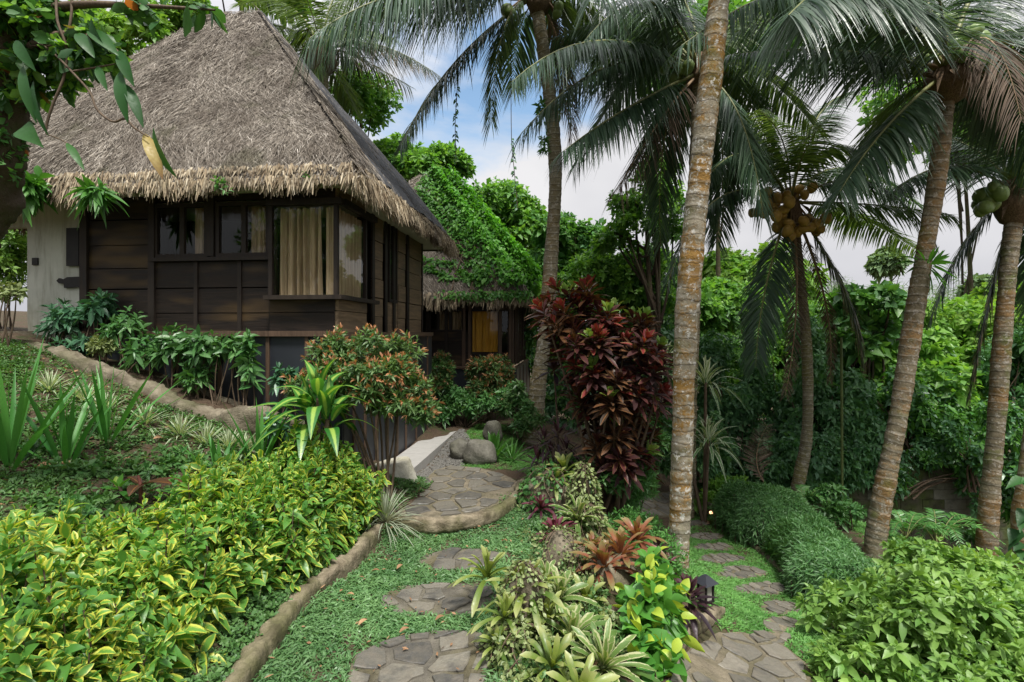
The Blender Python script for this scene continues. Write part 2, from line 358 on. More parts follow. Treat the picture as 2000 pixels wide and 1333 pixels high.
def mk_trunk(name,c1,c2,lich,amt,white,wamt,ring=16.,moss=(.07,.08,.02),mamt=.3):
    n=NT(name); x,y,z=n.attr()[:3]; p=n.geo()
    a=n.noise(6.,p,6.,.6); b=n.noise(38.,p,4.,.7); c=n.noise(2.6,p,4.,.65); w=n.noise(17.,p,5.,.7); mo=n.noise(3.3,p,3.)
    col=n.mix(n.rng(a,.3,.7),c1,c2)
    col=n.mix(n.math('MULTIPLY',n.rng(n.math('ADD',c,n.math('MULTIPLY',n.math('SUBTRACT',b,.5),.5)),.46,.6),amt),col,lich)
    col=n.mix(n.math('MULTIPLY',n.rng(mo,.55,.68),mamt),col,moss)
    col=n.mix(n.math('MULTIPLY',n.rng(w,.56,.6),wamt),col,white)
    yy=n.math('MULTIPLY',n.math('ADD',y,n.math('MULTIPLY',c,.16)),ring); fr=n.math('FRACT',yy)
    rg=n.rng(fr,.0,.14); col=n.mix(n.math('MULTIPLY',n.math('SUBTRACT',1.,rg),.85),col,(.045,.034,.025)); col=n.mix(n.math('MULTIPLY',n.math('MULTIPLY',n.rng(fr,.14,.2),n.rng(fr,.4,.2)),.35),col,(.55,.52,.46))
    col=n.mix(n.rng(b,.25,.75,0,.3),col,(.04,.032,.024))
    h=n.math('ADD',n.math('MULTIPLY',fr,.8),n.math('ADD',n.math('MULTIPLY',b,.7),a))
    return n.end(n.pri(col,.9,n.bump(h,.8,.02),.15))
M['trunk_big']=mk_trunk('lichened_palm_trunk',(.23,.20,.14),(.42,.375,.285),(.34,.18,.03),.85,(.72,.70,.64),.9,7.5,(.13,.14,.03),.6)
M['trunk_mid']=mk_trunk('grey_palm_trunk',(.19,.165,.11),(.33,.29,.20),(.26,.18,.05),.5,(.55,.52,.46),.65,9.)
M['trunk_r']=mk_trunk('brown_palm_trunk',(.15,.125,.08),(.29,.245,.165),(.30,.15,.035),.6,(.50,.46,.40),.6,9.,(.12,.15,.03),.75)
M['trunk_thin']=mk_trunk('mossy_palm_trunk',(.16,.14,.09),(.30,.26,.18),(.20,.18,.04),.6,(.45,.42,.36),.5,14.)
M['bark']=mk_trunk('mossy_bark',(.07,.05,.034),(.17,.125,.085),(.08,.11,.025),.85,(.26,.23,.17),.4,.01,(.09,.13,.03),.9)
M['stem']=plain('brown_stem',(.055,.038,.025),(.14,.10,.065),12.,.8,.3,(6,6,1))
M['stem_green']=plain('green_stem',(.07,.10,.03),(.13,.16,.05),8.,.6,.2)
# foliage
G_=(.018,.055,.012); 
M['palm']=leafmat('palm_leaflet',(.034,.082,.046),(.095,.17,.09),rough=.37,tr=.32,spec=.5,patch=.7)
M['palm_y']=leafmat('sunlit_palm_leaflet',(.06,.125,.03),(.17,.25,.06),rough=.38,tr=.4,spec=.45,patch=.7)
M['palm_tip']=leafmat('browning_palm_leaflet',(.03,.060,.035),(.08,.11,.06),tip=(.28,.19,.13),rough=.4,tr=.25,patch=.7)
M['palm_dead']=leafmat('dead_palm_leaflet',(.09,.062,.045),(.21,.15,.11),rough=.75,tr=.15,spec=.2)
M['rachis']=plain('frond_stalk',(.10,.12,.035),(.22,.22,.085),3.,.5,.1)
M['rachis_dead']=plain('dry_frond_stalk',(.16,.10,.055),(.30,.21,.13),3.,.8,.2)
M['fibre']=plain('palm_crown_fibre',(.06,.04,.025),(.20,.13,.075),10.,.9,.5,(8,8,1))
M['nut_orange']=plain('ripe_coconut',(.26,.155,.03),(.42,.27,.07),5.,.45,.1)
M['nut_green']=plain('green_coconut',(.10,.17,.04),(.20,.26,.08),5.,.4,.1)
M['varieg']=leafmat('yellow_edged_leaf',(.06,.22,.03),(.20,.42,.045),edge=(.56,.57,.06),ew=.83,ews=.17,ez=1.2,rough=.38,tr=.38,spec=.4)
M['lime']=leafmat('lime_leaf',(.05,.21,.025),(.13,.36,.035),young=(.46,.58,.04),rough=.36,tr=.34,spec=.4)
M['shrub_r']=leafmat('fresh_green_leaf',(.12,.29,.045),(.32,.50,.10),rough=.42,tr=.38,spec=.4)
M['dracaena']=leafmat('striped_corn_leaf',(.03,.17,.022),(.08,.27,.035),mid=(.30,.46,.07),mw=.42,rough=.34,tr=.36,spec=.4)
M['photinia']=leafmat('bronze_tipped_leaf',(.06,.16,.04),(.17,.28,.08),young=(.48,.20,.085),rough=.42,tr=.32)
M['photinia_dark']=leafmat('dull_bronze_leaf',(.05,.14,.035),(.14,.22,.06),young=(.36,.17,.075),rough=.45,tr=.28)
M['ti']=leafmat('maroon_leaf',(.034,.016,.017),(.11,.024,.02),edge=(.18,.11,.03),ew=1.0,young=(.22,.02,.018),rough=.42,tr=.18,spec=.35)
M['ti_red']=leafmat('red_new_leaf',(.10,.012,.014),(.30,.025,.022),edge=(.26,.16,.05),ew=1.02,rough=.42,tr=.3,spec=.35)
M['ti_green']=leafmat('green_new_leaf',(.13,.27,.04),(.30,.42,.08),edge=(.38,.16,.05),ew=1.1,rough=.38,tr=.32,spec=.4)
M['ti_brown']=leafmat('bronze_leaf',(.04,.025,.014),(.13,.055,.02),mid=(.26,.10,.02),mw=.12,rough=.42,tr=.18,spec=.35)
M['ti_black']=leafmat('black_purple_leaf',(.022,.012,.018),(.07,.024,.032),rough=.48,tr=.12,spec=.3)
M['sword']=leafmat('sword_leaf',(.04,.19,.03),(.12,.36,.06),rough=.38,tr=.34,spec=.4)
M['spider']=leafmat('white_edged_leaf',(.09,.20,.06),(.17,.29,.10),edge=(.60,.64,.47),ew=.55,rough=.5,tr=.3)
M['schef']=leafmat('blue_green_leaf',(.035,.13,.06),(.09,.23,.11),rough=.38,tr=.25,spec=.45)
M['shade']=leafmat('shade_shrub_leaf',(.04,.16,.035),(.13,.29,.07),rough=.4,tr=.3,spec=.45)
M['brom']=leafmat('yellow_green_bromeliad_leaf',(.08,.15,.018),(.25,.32,.05),tip=(.36,.38,.14),rough=.4,tr=.3,spec=.4)
M['brom_pale']=leafmat('cream_edged_bromeliad_leaf',(.07,.15,.025),(.17,.27,.055),edge=(.45,.46,.24),ew=.8,rough=.42,tr=.28)
M['brom_red']=leafmat('rust_red_bromeliad_leaf',(.17,.045,.022),(.32,.12,.05),tip=(.20,.20,.06),rough=.4,tr=.3)
M['brom_dark']=leafmat('purple_bromeliad_leaf',(.06,.012,.025),(.17,.03,.05),rough=.35,tr=.2)
M['hoya']=leafmat('small_round_leaf',(.13,.19,.05),(.32,.38,.15),rough=.45,tr=.3)
M['fern']=leafmat('fern_leaf',(.04,.18,.03),(.14,.36,.065),rough=.42,tr=.36)
M['nest']=leafmat('nest_fern_leaf',(.05,.19,.02),(.11,.32,.04),rough=.35,tr=.35,spec=.5)
M['silver']=leafmat('silver_grass',(.26,.31,.21),(.48,.52,.40),rough=.55,tr=.25)
M['lawn']=leafmat('lawn_blade',(.07,.19,.055),(.22,.40,.15),rough=.42,tr=.36,spec=.4)
M['lawn_r']=leafmat('bright_lawn_blade',(.07,.23,.035),(.21,.46,.11),rough=.45,tr=.38,spec=.35)
M['weed']=leafmat('ground_weed',(.045,.14,.03),(.15,.30,.075),rough=.5,tr=.3)
M['bamboo']=leafmat('dwarf_bamboo_leaf',(.055,.18,.05),(.17,.36,.11),rough=.42,tr=.34)
M['ivy']=leafmat('ivy_leaf',(.05,.165,.065),(.14,.32,.13),rough=.34,tr=.3,spec=.5,pa=.25)
M['tree']=leafmat('tree_leaf',(.055,.19,.03),(.17,.38,.065),rough=.4,tr=.42,spec=.45,pa=.25)
M['tree_b']=leafmat('bright_tree_leaf',(.10,.29,.025),(.27,.50,.07),rough=.42,tr=.46,spec=.4,pa=.2)
M['tree_d']=leafmat('dark_tree_leaf',(.045,.165,.045),(.13,.31,.085),rough=.38,tr=.36,spec=.45,pa=.25)
M['tree_y']=leafmat('yellow_green_tree_leaf',(.10,.24,.03),(.27,.44,.06),rough=.45,tr=.46,spec=.3)
M['vine']=leafmat('roof_vine_leaf',(.04,.18,.02),(.15,.38,.045),rough=.4,tr=.4,spec=.4)
M['vine_b']=leafmat('fresh_vine_leaf',(.07,.30,.012),(.17,.48,.025),rough=.42,tr=.44,spec=.35)
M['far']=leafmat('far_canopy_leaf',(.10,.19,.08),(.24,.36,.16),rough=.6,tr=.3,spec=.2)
M['dead']=leafmat('fallen_brown_leaf',(.22,.10,.04),(.42,.24,.12),rough=.7,tr=.2)
M['round']=leafmat('dark_round_leaf',(.03,.11,.03),(.09,.23,.05),young=(.45,.12,.02),rough=.4,tr=.34,spec=.35)
M['aroid']=leafmat('large_vine_leaf',(.015,.085,.015),(.05,.17,.03),rough=.45,tr=.42,spec=.3)
M['yellowleaf']=leafmat('yellowing_leaf',(.45,.32,.06),(.55,.42,.12),tip=(.22,.11,.03),rough=.5,tr=.4)
# ------------------------------------------------------------------ ground
def axis(a,b,c,d,f,fine,coarse):
    return np.unique(np.concatenate([np.linspace(a,b,coarse),np.arange(b,c,.6),np.arange(c,d,fine),np.arange(d,f,.6),np.linspace(f,-a if a<0 else 160,coarse)]))
gx=np.unique(np.round(np.concatenate([-np.geomspace(14,220,22),np.arange(-14,-7,.5),np.arange(-7,8,.09),np.arange(8,16,.5),np.geomspace(16,220,22)]),3))
gy=np.unique(np.round(np.concatenate([-np.geomspace(3,120,12),np.arange(-3,1,.4),np.arange(1,10.5,.09),np.arange(10.5,20,.5),np.geomspace(20,260,24)]),3))
X,Y=np.meshgrid(gx,gy); Z=T(X,Y)
near=(X>-7.2)&(X<9)&(Y<11.5)
Z=Z+np.where(near,.012*np.sin(X*9.1+Y*4)*np.sin(Y*7.7-X*3),0)+np.where(near&(X<-1.6),.02*np.sin(X*17+Y*13)*np.sin(Y*21),0)
nx,ny=len(gx),len(gy); idx=np.arange(nx*ny).reshape(ny,nx)
F=np.stack([idx[:-1,:-1],idx[:-1,1:],idx[1:,1:],idx[1:,:-1]],-1).reshape(-1,4)
tag(MB().add(np.stack([X,Y,Z],-1),F).build('ground',M['soil']),kind='structure')
# ------------------------------------------------------------------ hut frame helpers
AZ=math.atan(.111); ca,sa=math.cos(AZ),math.sin(AZ)
class Frame:
    def __init__(s,hx,hy): s.hx,s.hy=hx,hy
    def w(s,x,y,z): return np.array([s.hx+x*ca+y*sa,s.hy-x*sa+y*ca,z])
    def front(s,px,py,y0=0.):               # local x and z on the plane y=y0
        k=(px-1000)/1000; x=(k*(s.hy+y0*ca)-s.hx-y0*sa)/(ca+k*sa); Y=s.hy-x*sa+y0*ca
        return x,H+(650-py)/1000*Y
    def side(s,px,py,x0=0.):
        k=(px-1000)/1000; y=(k*(s.hy-x0*sa)-s.hx-x0*ca)/(sa-k*ca); Y=s.hy-x0*sa+y*ca
        return y,H+(650-py)/1000*Y
def roof_parts(hut, x0,x1,y0,y1,ze,rx0,rx1,ry,zr, nstraw, nfringe, net=False, straw_sc=1.):
    E=[np.array(q,float) for q in ((x0,y0,ze),(x1,y0,ze),(x1,y1,ze),(x0,y1,ze))]
    A=np.array([rx0,ry,zr]); B=np.array([rx1,ry,zr])
    faces=[(E[0],E[1],A,B),(E[1],E[2],B,B),(E[2],E[3],B,A),(E[3],E[0],A,A)]
    def pt(f,u,v):
        a,b,c,d=faces[f]; u=np.asarray(u)[...,None]; v=np.asarray(v)[...,None]
        p=(a+(b-a)*u)*(1-v)+(c+(d-c)*u)*v
        bul=.05*np.sin(u*9+v*4+f)*np.sin(v*7+u*3)+.03*np.sin(u*23+f)*np.sin(v*15)
        n=np.cross(b-a,(c+d)/2-(a+b)/2); n/=np.linalg.norm(n)
        e=np.minimum(1,np.minimum(np.minimum(u,1-u)*8,np.minimum(v,1-v)*8))
        p=p+n*(bul*e)-np.array([0,0,1.])*(.10*np.clip((v-.94)/.06,0,1)**2)
        lip=np.clip(1-v*9,0,1); p=p+np.array([0,0,-.16])*lip**2-0*n      # the edge rolls over
        return p
    mb=MB(); nu,nv=70,50
    for f in range(4):
        U,V=np.meshgrid(np.linspace(0,1,nu+1),np.linspace(0,1,nv+1)); p=pt(f,U,V).reshape(-1,3)
        i=np.arange((nu+1)*(nv+1)).reshape(nv+1,nu+1)
        mb.add(p,np.stack([i[:-1,:-1],i[:-1,1:],i[1:,1:],i[1:,:-1]],-1).reshape(-1,4),np.full((len(p),3),.22))
    w=[.56,.28 if not net else .16,.0,.1]
    for f in range(4):
        n=int(nstraw*w[f])
        if n==0: continue
        u=rng.random(n); v=1-np.sqrt(rng.random(n))*.999 if f!=0 else 1-np.sqrt(1-rng.random(n)*.999)
        v=1-np.sqrt(rng.random(n)) ; v=np.clip(v,.0,.995)
        a,b,c,d=faces[f]; s_=(c+d)/2-(a+b)/2; sl=nrm(pt(f,u,np.clip(v-.03,0,1))-pt(f,u,np.clip(v+.03,0,1)))
        nn=np.cross(b-a,s_); nn=nn/np.linalg.norm(nn); ac=nrm(b-a)
        sw=np.sin(u*11+v*17)*.35
        dd=nrm(sl+ac*(rng.normal(0,.55,n)+sw)[:,None]+nn*rng.uniform(.0,.22,n)[:,None])
        L=rng.uniform(.06,.22,n)*straw_sc
        base=pt(f,u,v)-dd*L[:,None]*.5+nn*rng.uniform(.0,.035,n)[:,None]
        up=nn+rng.normal(0,.5,(n,3))
        leaves(mb,base,dd,up,L,rng.uniform(.0035,.009,n)*straw_sc,S=1,across=2,droop=.03,prof='strip',rnd=np.clip(rng.normal(.52,.24,n),0,1))
    if net:                                   # loose straw straying over the edge of the net
        n=3800; u=.0+.20*rng.random(n)**1.8; v=1-np.sqrt(rng.random(n)); v=np.clip(v,.02,.97); a_,b_,c_,d_=faces[1]; nn=np.cross(b_-a_,c_-(a_+b_)/2); nn/=np.linalg.norm(nn)
        sl=nrm((a_+b_)/2-c_); dd=nrm(sl+nrm(a_-b_)*rng.normal(.1,.45,n)[:,None]+nn*rng.uniform(0,.1,n)[:,None]); L=rng.uniform(.08,.24,n)
        leaves(mb,pt(1,u,v)-dd*L[:,None]*.5+nn*.055,dd,nn+rng.normal(0,.5,(n,3)),L,rng.uniform(.004,.010,n),S=1,across=2,droop=.02,prof='strip',rnd=np.clip(rng.normal(.5,.24,n),0,1))
    thatch=mb.build('thatch_roof',M['thatch'],hut,smooth=True,local=True)
    fr=MB(); clump=rng.random((400,2))
    for f in (0,1,3):
        a,b,_,_=faces[f]; ln=np.linalg.norm(b-a); n=int(nfringe*ln/5.8*(1 if f==0 else 1.1))
        for layer,(v0,l0,out) in enumerate(((.0,1.,.25),(.022,.8,.55))):
            u=rng.random(n); base=pt(f,u,np.full(n,v0)); ac=nrm(b-a); o_=np.cross(ac,np.array([0,0,1.]))
            ck=np.floor(u*ln/.07).astype(int); lng=((.10+(.13*(1-u) if f==0 else .05))+.03*np.sin(u*7+f)+.03*np.sin(u*31)+.11*(clump[ck%400,0]-.5))*rng.uniform(.5,1.2,n)*l0*straw_sc
            dd=nrm(np.array([0,0,-1.])+o_*rng.normal(out*.7,.18,n)[:,None]+ac*(rng.normal(0,.2,n)+.5*(clump[ck%400,1]-.5))[:,None])
            base=base+np.array([0,0,1.])*(rng.uniform(-.03,.06,n)+.03*clump[ck%400,0])[:,None]+o_*rng.uniform(-.08,.06,n)[:,None]
            leaves(fr,base,dd,np.broadcast_to(o_,(n,3))+rng.normal(0,.5,(n,3)),lng,rng.uniform(.010,.026,n)*straw_sc,S=2,across=2,droop=.1,prof='strip',rnd=np.clip(rng.normal(.55,.25,n),0,1))
    fringe=fr.build('eave_fringe',M['fringe'],thatch,local=True)
    if net:
        nb=MB(); U,V=np.meshgrid(np.linspace(.0,1.0,81),np.linspace(.045,.985,61))
        U2=.004+.992*U
        p=pt(1,U2,V); n_=np.cross(faces[1][1]-faces[1][0],B-(faces[1][0]+faces[1][1])/2); n_/=np.linalg.norm(n_)
        p=p+n_*(.035+.012*np.sin(U*55+V*9)*np.sin(V*21))[...,None]
        i=np.arange(81*61).reshape(61,81)
        nb.add(p.reshape(-1,3),np.stack([i[:-1,:-1],i[:-1,1:],i[1:,1:],i[1:,:-1]],-1).reshape(-1,4))
        nb.build('shade_net',M['net'],thatch,local=True)
    return pt
def curtain(name,parent,p0,p1,z0,z1,mat,folds=7,amp=.03,slant=0.):
    n=90; u=np.linspace(0,1,n); zz=np.linspace(0,1,14)
    p0=np.array(p0,float);p1=np.array(p1,float); d=nrm(p1-p0); o_=np.array([-d[1],d[0]])
    V=[]
    for q in zz:
        ph=u*folds*2*np.pi+.5*np.sin(u*9+q*1.5); w=amp*(np.sin(ph)+.4*np.sin(ph*2.3+1))
        sh=slant*(1-q)*u
        xy=p0[None]+(p1-p0)[None]*(u*(1-sh))[:,None]+o_[None]*w[:,None]
        V.append(np.concatenate([xy,np.full((n,1),z0+(z1-z0)*q)],1))
    V=np.concatenate(V); i=np.arange(n*14).reshape(14,n)
    return MB().add(V,np.stack([i[:-1,:-1],i[:-1,1:],i[1:,1:],i[1:,:-1]],-1).reshape(-1,4)).build(name,mat,parent,local=True)
# ------------------------------------------------------------------ the first hut
F1=Frame(-2.17,6.2)
hut=empty('thatched_hut',(F1.hx,F1.hy,0),-AZ,'dark timber hut under a tall grey thatched roof draped with black net','hut')
zt=3.72; zb=1.985
fx=lambda px: F1.front(px,650)[0]
fz=lambda px,py: F1.front(px,py)[1]
xl=fx(165)
zs=fz(420,506); zw1=fz(420,397)
seg=[xl,fx(300),fx(385),fx(470),fx(536)]
def planks(mb,x0,x1,zs_,y0=0.,t=.05,axis=0):
    for i in range(len(zs_)-1):
        a,b=zs_[i]+.004,zs_[i+1]-.004; off=.006*((i*7)%3)
        b-=.004*((i*5)%3)
        if axis==0: mb.bx(x0,x1,y0-off,y0+t,a,b)
        else: mb.bx(y0-t,y0+off,x0,x1,a,b)
rowl=[zb,fz(350,612),fz(350,563),zs-.03]
rowL=[zb,fz(230,612),fz(230,565),fz(230,525),fz(230,480),fz(230,430),zt]
m=MB(); planks(m,seg[0],seg[1],rowL)
for i in (1,2,3): planks(m,seg[i],seg[i+1],rowl)
m.bx(seg[1],seg[4],0,.05,zw1+.03,zt)
m.bx(seg[1],seg[4],.06,.1,zb,zs)
bz0,bz1=F1.front(600,579)[1],F1.front(600,406)[1]
XB=.12                                       # the corner window stands proud of the walls
planks(m,seg[4],XB-.04,[zb,F1.front(600,611)[1],bz0-.03],-.1,.05)
m.bx(seg[4],XB-.04,-.10,-.05,bz1+.03,zt)
m.build('front_plank_wall',M['plank'],hut,smooth=False,local=True)
sy=lambda px: F1.side(px,650)[0]
syb=lambda px: F1.side(px,650,XB)[0]
YE=sy(823)
yb1=syb(716)
m=MB(); sides=[zb,2.24,2.52,2.80,3.08,3.36,zt]
for a,b in ((sy(731),sy(747)),(sy(777),sy(791)),(sy(799),YE)): m=MB(); planks(m,a,b,sides,0.,.05,1); m.build('plank_panel',M['plank_side'],hut,smooth=False,local=True)
m=MB()
planks(m,-.1,yb1,[zb,2.26,bz0-.03],XB,.05,1); m.build('plank_panel',M['plank_side'],hut,smooth=False,local=True); m=MB(); m.bx(XB-.05,XB,-.1,yb1,bz1+.03,zt); m.build('plank_panel',M['plank_side'],hut,smooth=False,local=True); m=MB()
m.bx(-.05,0,sy(757),sy(776),zb,F1.side(766,592)[1]); m.build('plank_panel',M['plank_side'],hut,smooth=False,local=True); m=MB(); m.bx(-.05,0,sy(757),sy(776),F1.side(766,428)[1],zt)
m.build('plank_panel',M['plank_side'],hut,smooth=False,local=True)
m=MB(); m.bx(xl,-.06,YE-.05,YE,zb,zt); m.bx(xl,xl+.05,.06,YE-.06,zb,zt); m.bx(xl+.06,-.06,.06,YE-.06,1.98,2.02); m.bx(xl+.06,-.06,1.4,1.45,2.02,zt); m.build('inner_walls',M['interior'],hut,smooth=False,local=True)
def post(nm,x0,x1,y0,y1,z0,z1,mat='post'):
    MB().bx(x0,x1,y0,y1,z0,z1).build(nm,M[mat],hut,smooth=False,local=True)
for px,w,z1 in ((168,.10,zt),(300,.085,zt),(536,.09,zt),(385,.05,zs-.03),(470,.05,zs-.03),(415,.09,zt)):
    x=fx(px); post('post',x-w/2,x+w/2,-.045 if w>.06 else -.03,-.007,zb if px!=415 else zs+.03,z1)
for px in (752,768,727): y=sy(px); post('post',0.009,.024,y-.05,y+.05,zb,zt)
y=sy(795); post('post',0.009,.024,y-.06,y+.06,zb,zt); post('post',0.009,.024,YE-.03,YE+.03,zb,zt)
post('window_sill',seg[1],seg[4],-.075,-.008,zs-.03,zs+.015)
post('base_rail',fx(400),XB+.06,-.17,-.105,zb-.03,zb+.035,'batten'); post('base_rail',XB+.03,XB+.09,-.10,YE+.1,zb-.05,zb+.02,'batten')
post('base_rail',xl,fx(400)-.003,-.10,-.02,zb-.03,zb+.03,'batten')
def window(x0,x1,z0,z1,y,fw=.05,mull=(),name='window'):
    f=MB(); f.bx(x0,x0+fw,y-.03,y+.03,z0,z1); f.bx(x1-fw,x1,y-.03,y+.03,z0,z1); f.bx(x0+fw,x1-fw,y-.03,y+.03,z0,z0+fw); f.bx(x0+fw,x1-fw,y-.03,y+.03,z1-fw,z1)
    for q in mull: xm=x0+(x1-x0)*q; f.bx(xm-.03,xm+.03,y-.025,y+.025,z0+fw,z1-fw)
    o=f.build(name,M['post'],hut,smooth=False,local=True)
    MB().bx(x0+fw,x1-fw,y-.004,y+.004,z0+fw,z1-fw).build('pane',M['glass'],o,smooth=False,local=True); return o
for a,b,c0,c1 in ((304,408,366,405),(424,528,478,526)):
    o=window(fx(a),fx(b),zs+.02,zw1,.0,.045,(.52,))
    curtain('curtain',o,(fx(c0),.12),(fx(c1),.12),zs+.03,zw1-.03,M['curtain'],5,.02)
# corner window
xb0=fx(543)
def frame_corner():
    f=MB(); t=.035
    f.bx(xb0-.05,xb0,-.13,-.06,bz0,bz1); f.bx(XB-.05,XB+.0,-.13,-.08,bz0,bz1)
    f.bx(XB-.05,XB+.01,yb1-.05,yb1,bz0,bz1)
    f.bx(xb0-.05,XB+.06,-.17,-.08,bz1,bz1+.07); f.bx(xb0-.06,XB+.09,-.22,-.08,bz0-.05,bz0)
    f.bx(XB+.003,XB+.09,-.08,yb1+.25,bz0-.05,bz0); f.bx(XB+.003,XB+.08,-.08,yb1+.2,bz1,bz1+.075)
    f.bx(xb0-.03,XB-.05,-.05,.0,bz0-.04,bz0-.003); 
    return f.build('corner_window',M['post'],hut,smooth=False,local=True)
cw=frame_corner()
MB().bx(xb0,XB-.05,-.108,-.10,bz0,bz1).build('pane',M['glass'],cw,smooth=False,local=True)
MB().bx(XB-.02,XB-.012,-.08,yb1-.05,bz0,bz1).build('pane',M['glass'],cw,smooth=False,local=True)
curtain('curtain',cw,(xb0+.01,.0),(fx(630),.0),bz0+.005,bz1-.01,M['curtain'],6,.045,.0)
curtain('curtain',cw,(fx(640),-.045),(XB-.07,-.045),bz0+.005,bz1-.01,M['curtain'],2,.012)
curtain('curtain',cw,(XB-.09,-.03),(XB-.09,yb1-.02),bz0+.005,bz1-.01,M['curtain'],6,.035,.04)
nw=MB(); a,b=sy(757)+.04,sy(776)-.04; z0,z1=F1.side(766,592)[1],F1.side(766,428)[1]
nw.bx(-.02,.02,a,a+.04,z0,z1); nw.bx(-.02,.02,b-.04,b,z0,z1); nw.bx(-.02,.02,a+.04,b-.04,z0,z0+.05); nw.bx(-.02,.02,a+.04,b-.04,z1-.05,z1); nw.bx(-.015,.015,(a+b)/2-.02,(a+b)/2+.02,z0+.05,z1-.05)
nw=nw.build('narrow_window',M['post'],hut,smooth=False,local=True); MB().bx(-.004,.004,a+.04,b-.04,z0+.05,z1-.05).build('pane',M['glass'],nw,smooth=False,local=True)
# skirt of sheets and battens under the floor
XS=XB+.06
MB().bx(xl,XS-.003,-.12,-.09,-.1,zb-.03).build('skirt_sheet',M['skirt'],hut,smooth=False,local=True)
MB().bx(XS-.03,XS,-.087,YE+.1,.06,zb-.05).build('skirt_sheet',M['skirt'],hut,smooth=False,local=True)
for px in (340,430,524,600):
    x=F1.front(px,650,-.12)[0]; post('batten',x-.022,x+.022,-.14,-.122,.3,zb-.03,'batten')
for i,px in enumerate((690,712,734,756,775,792,812,834)):
    y=F1.side(px,650,XS)[0]; post('batten',XS+.002,XS+.02,y-.025,y+.025,.08,zb-.05,'batten')
post('batten',XS+.002,XS+.035,-.1,YE+.1,.05,.078,'batten')
MB().bx(-5.35,.42,-.34,4.45,zt+.002,zt+.035).build('soffit_board',M['soffit'],hut,smooth=False,local=True)
MB().bx(-5.35,.425,-.37,-.342,zt-.0,zt+.1).build('fascia',M['soffit'],hut,smooth=False,local=True)
MB().bx(.425,.45,-.37,4.45,zt-.0,zt+.1).build('fascia',M['soffit'],hut,smooth=False,local=True)
roofpt=roof_parts(hut,-5.45,.5,-.45,4.55,3.86,-2.92,-2.36,2.05,7.40,125000,4200,True)
# entry wall beside the timber front
xw0=fx(50)
m=MB(); zz=[1.5,1.9,2.2,2.7,3.3,zt]; n=6
for i in range(5):
    o0=[-.1,-.02,0.,0.,0.,0.]
    m.poly([[xw0-(.0+o0[i])*1,.02,zz[i]],[xl-.06,.02,zz[i]],[xl-.06,.14,zz[i]],[xw0-o0[i],.14,zz[i]],[xw0-o0[i+1],.02,zz[i+1]],[xl-.06,.02,zz[i+1]],[xl-.06,.14,zz[i+1]],[xw0-o0[i+1],.14,zz[i+1]]],[(0,1,5,4),(1,2,6,5),(2,3,7,6),(3,0,4,7)])
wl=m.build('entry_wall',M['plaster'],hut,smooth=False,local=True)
MB().bx(fx(132),xl-.065,-.02,.018,fz(150,520),fz(150,446)).build('black_shutter',M['black'],wl,smooth=False,local=True)
MB().bx(fx(62),fx(73),-.0,.018,fz(66,518),fz(66,504)).build('switch_plate',M['black'],wl,smooth=False,local=True)
out=[(112,549),(117,544),(124,547),(133,542),(150,541),(163,541),(163,563),(150,561),(136,563),(127,563),(126,554),(117,554)]
pv=[[F1.front(a,b)[0],-.015,F1.front(a,b)[1]] for a,b in out]; nn_=len(pv)
pv2=[[q[0],.019,q[2]] for q in pv]; cen=[np.mean([q[0] for q in pv]),-.015,np.mean([q[2] for q in pv])]
MB().poly(pv+pv2+[cen],[(i,(i+1)%nn_,nn_+(i+1)%nn_,nn_+i) for i in range(nn_)]+[((i+1)%nn_,i,2*nn_) for i in range(nn_)]).build('door_latch_board',M['black'],wl,smooth=False,local=True)
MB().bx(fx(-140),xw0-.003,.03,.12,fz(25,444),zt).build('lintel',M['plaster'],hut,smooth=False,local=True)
MB().bx(fx(-140),xw0+.1,-.0,.7,1.88,2.02).build('doorstep',M['root'],hut,smooth=False,local=True)
MB().bx(fx(-100),fx(52),1.0,1.3,1.9,2.42).build('low_stone_wall',M['root'],hut,smooth=False,local=True)
# tiled walk along the skirt
wk=[F1.w(XS+.04,.72,.09),F1.w(XS+.5,.72,.09),F1.w(XS+.5,YE+.12,.09),F1.w(XS+.04,YE+.12,.09)]
m=MB()
for i in range(8):
    y0=.72+(YE-.6)*i/8; y1=.72+(YE-.6)*(i+1)/8-.006
    for j in range(1):
        q=[F1.w(XS+.04+.46*j,y0,.1),F1.w(XS+.5,y0,.1),F1.w(XS+.5,y1,.1),F1.w(XS+.04,y1,.1)]
        q2=[p-np.array([0,0,.15]) for p in q]
        m.poly(q+q2,[(0,1,2,3),(1,0,4,5),(2,1,5,6),(3,2,6,7),(0,3,7,4)])
tag(m.build('tiled_path',M['tile'],smooth=False),kind='structure')
# ------------------------------------------------------------------ the second hut
F2=Frame(0.0,11.8)
hut2=empty('thatched_hut',(F2.hx,F2.hy,0),-AZ,'smaller thatched hut with an ochre curtain, its roof overgrown by green vine','hut')
hut_first=hut; hut=hut2
zt2,zb2=2.72,1.22
f2=lambda px,py=650: F2.front(px,py)
xL=-5.2
m=MB(); w0=f2(918)[0]; w1=f2(976)[0]
rows=[zb2,1.42,1.62,1.82]
planks(m,xL,w0,[zb2,1.5,1.78,2.02]); m.bx(xL,w0,0,.05,2.55,zt2)
planks(m,w0,0,[zb2,1.4,f2(940,692)[1]]); m.bx(w0,0,0,.05,f2(940,606)[1],zt2)
m.bx(-.05,0,.0,4,zb2,1.3); m.bx(-.05,0,0,4,2.6,zt2); planks(m,1.0,1.5,[zb2,1.6,2.0,2.6],0,.05,1); planks(m,2.6,4,[zb2,1.6,2.0,2.6],0,.05,1)
m.build('plank_wall',M['plank'],hut2,smooth=False,local=True)
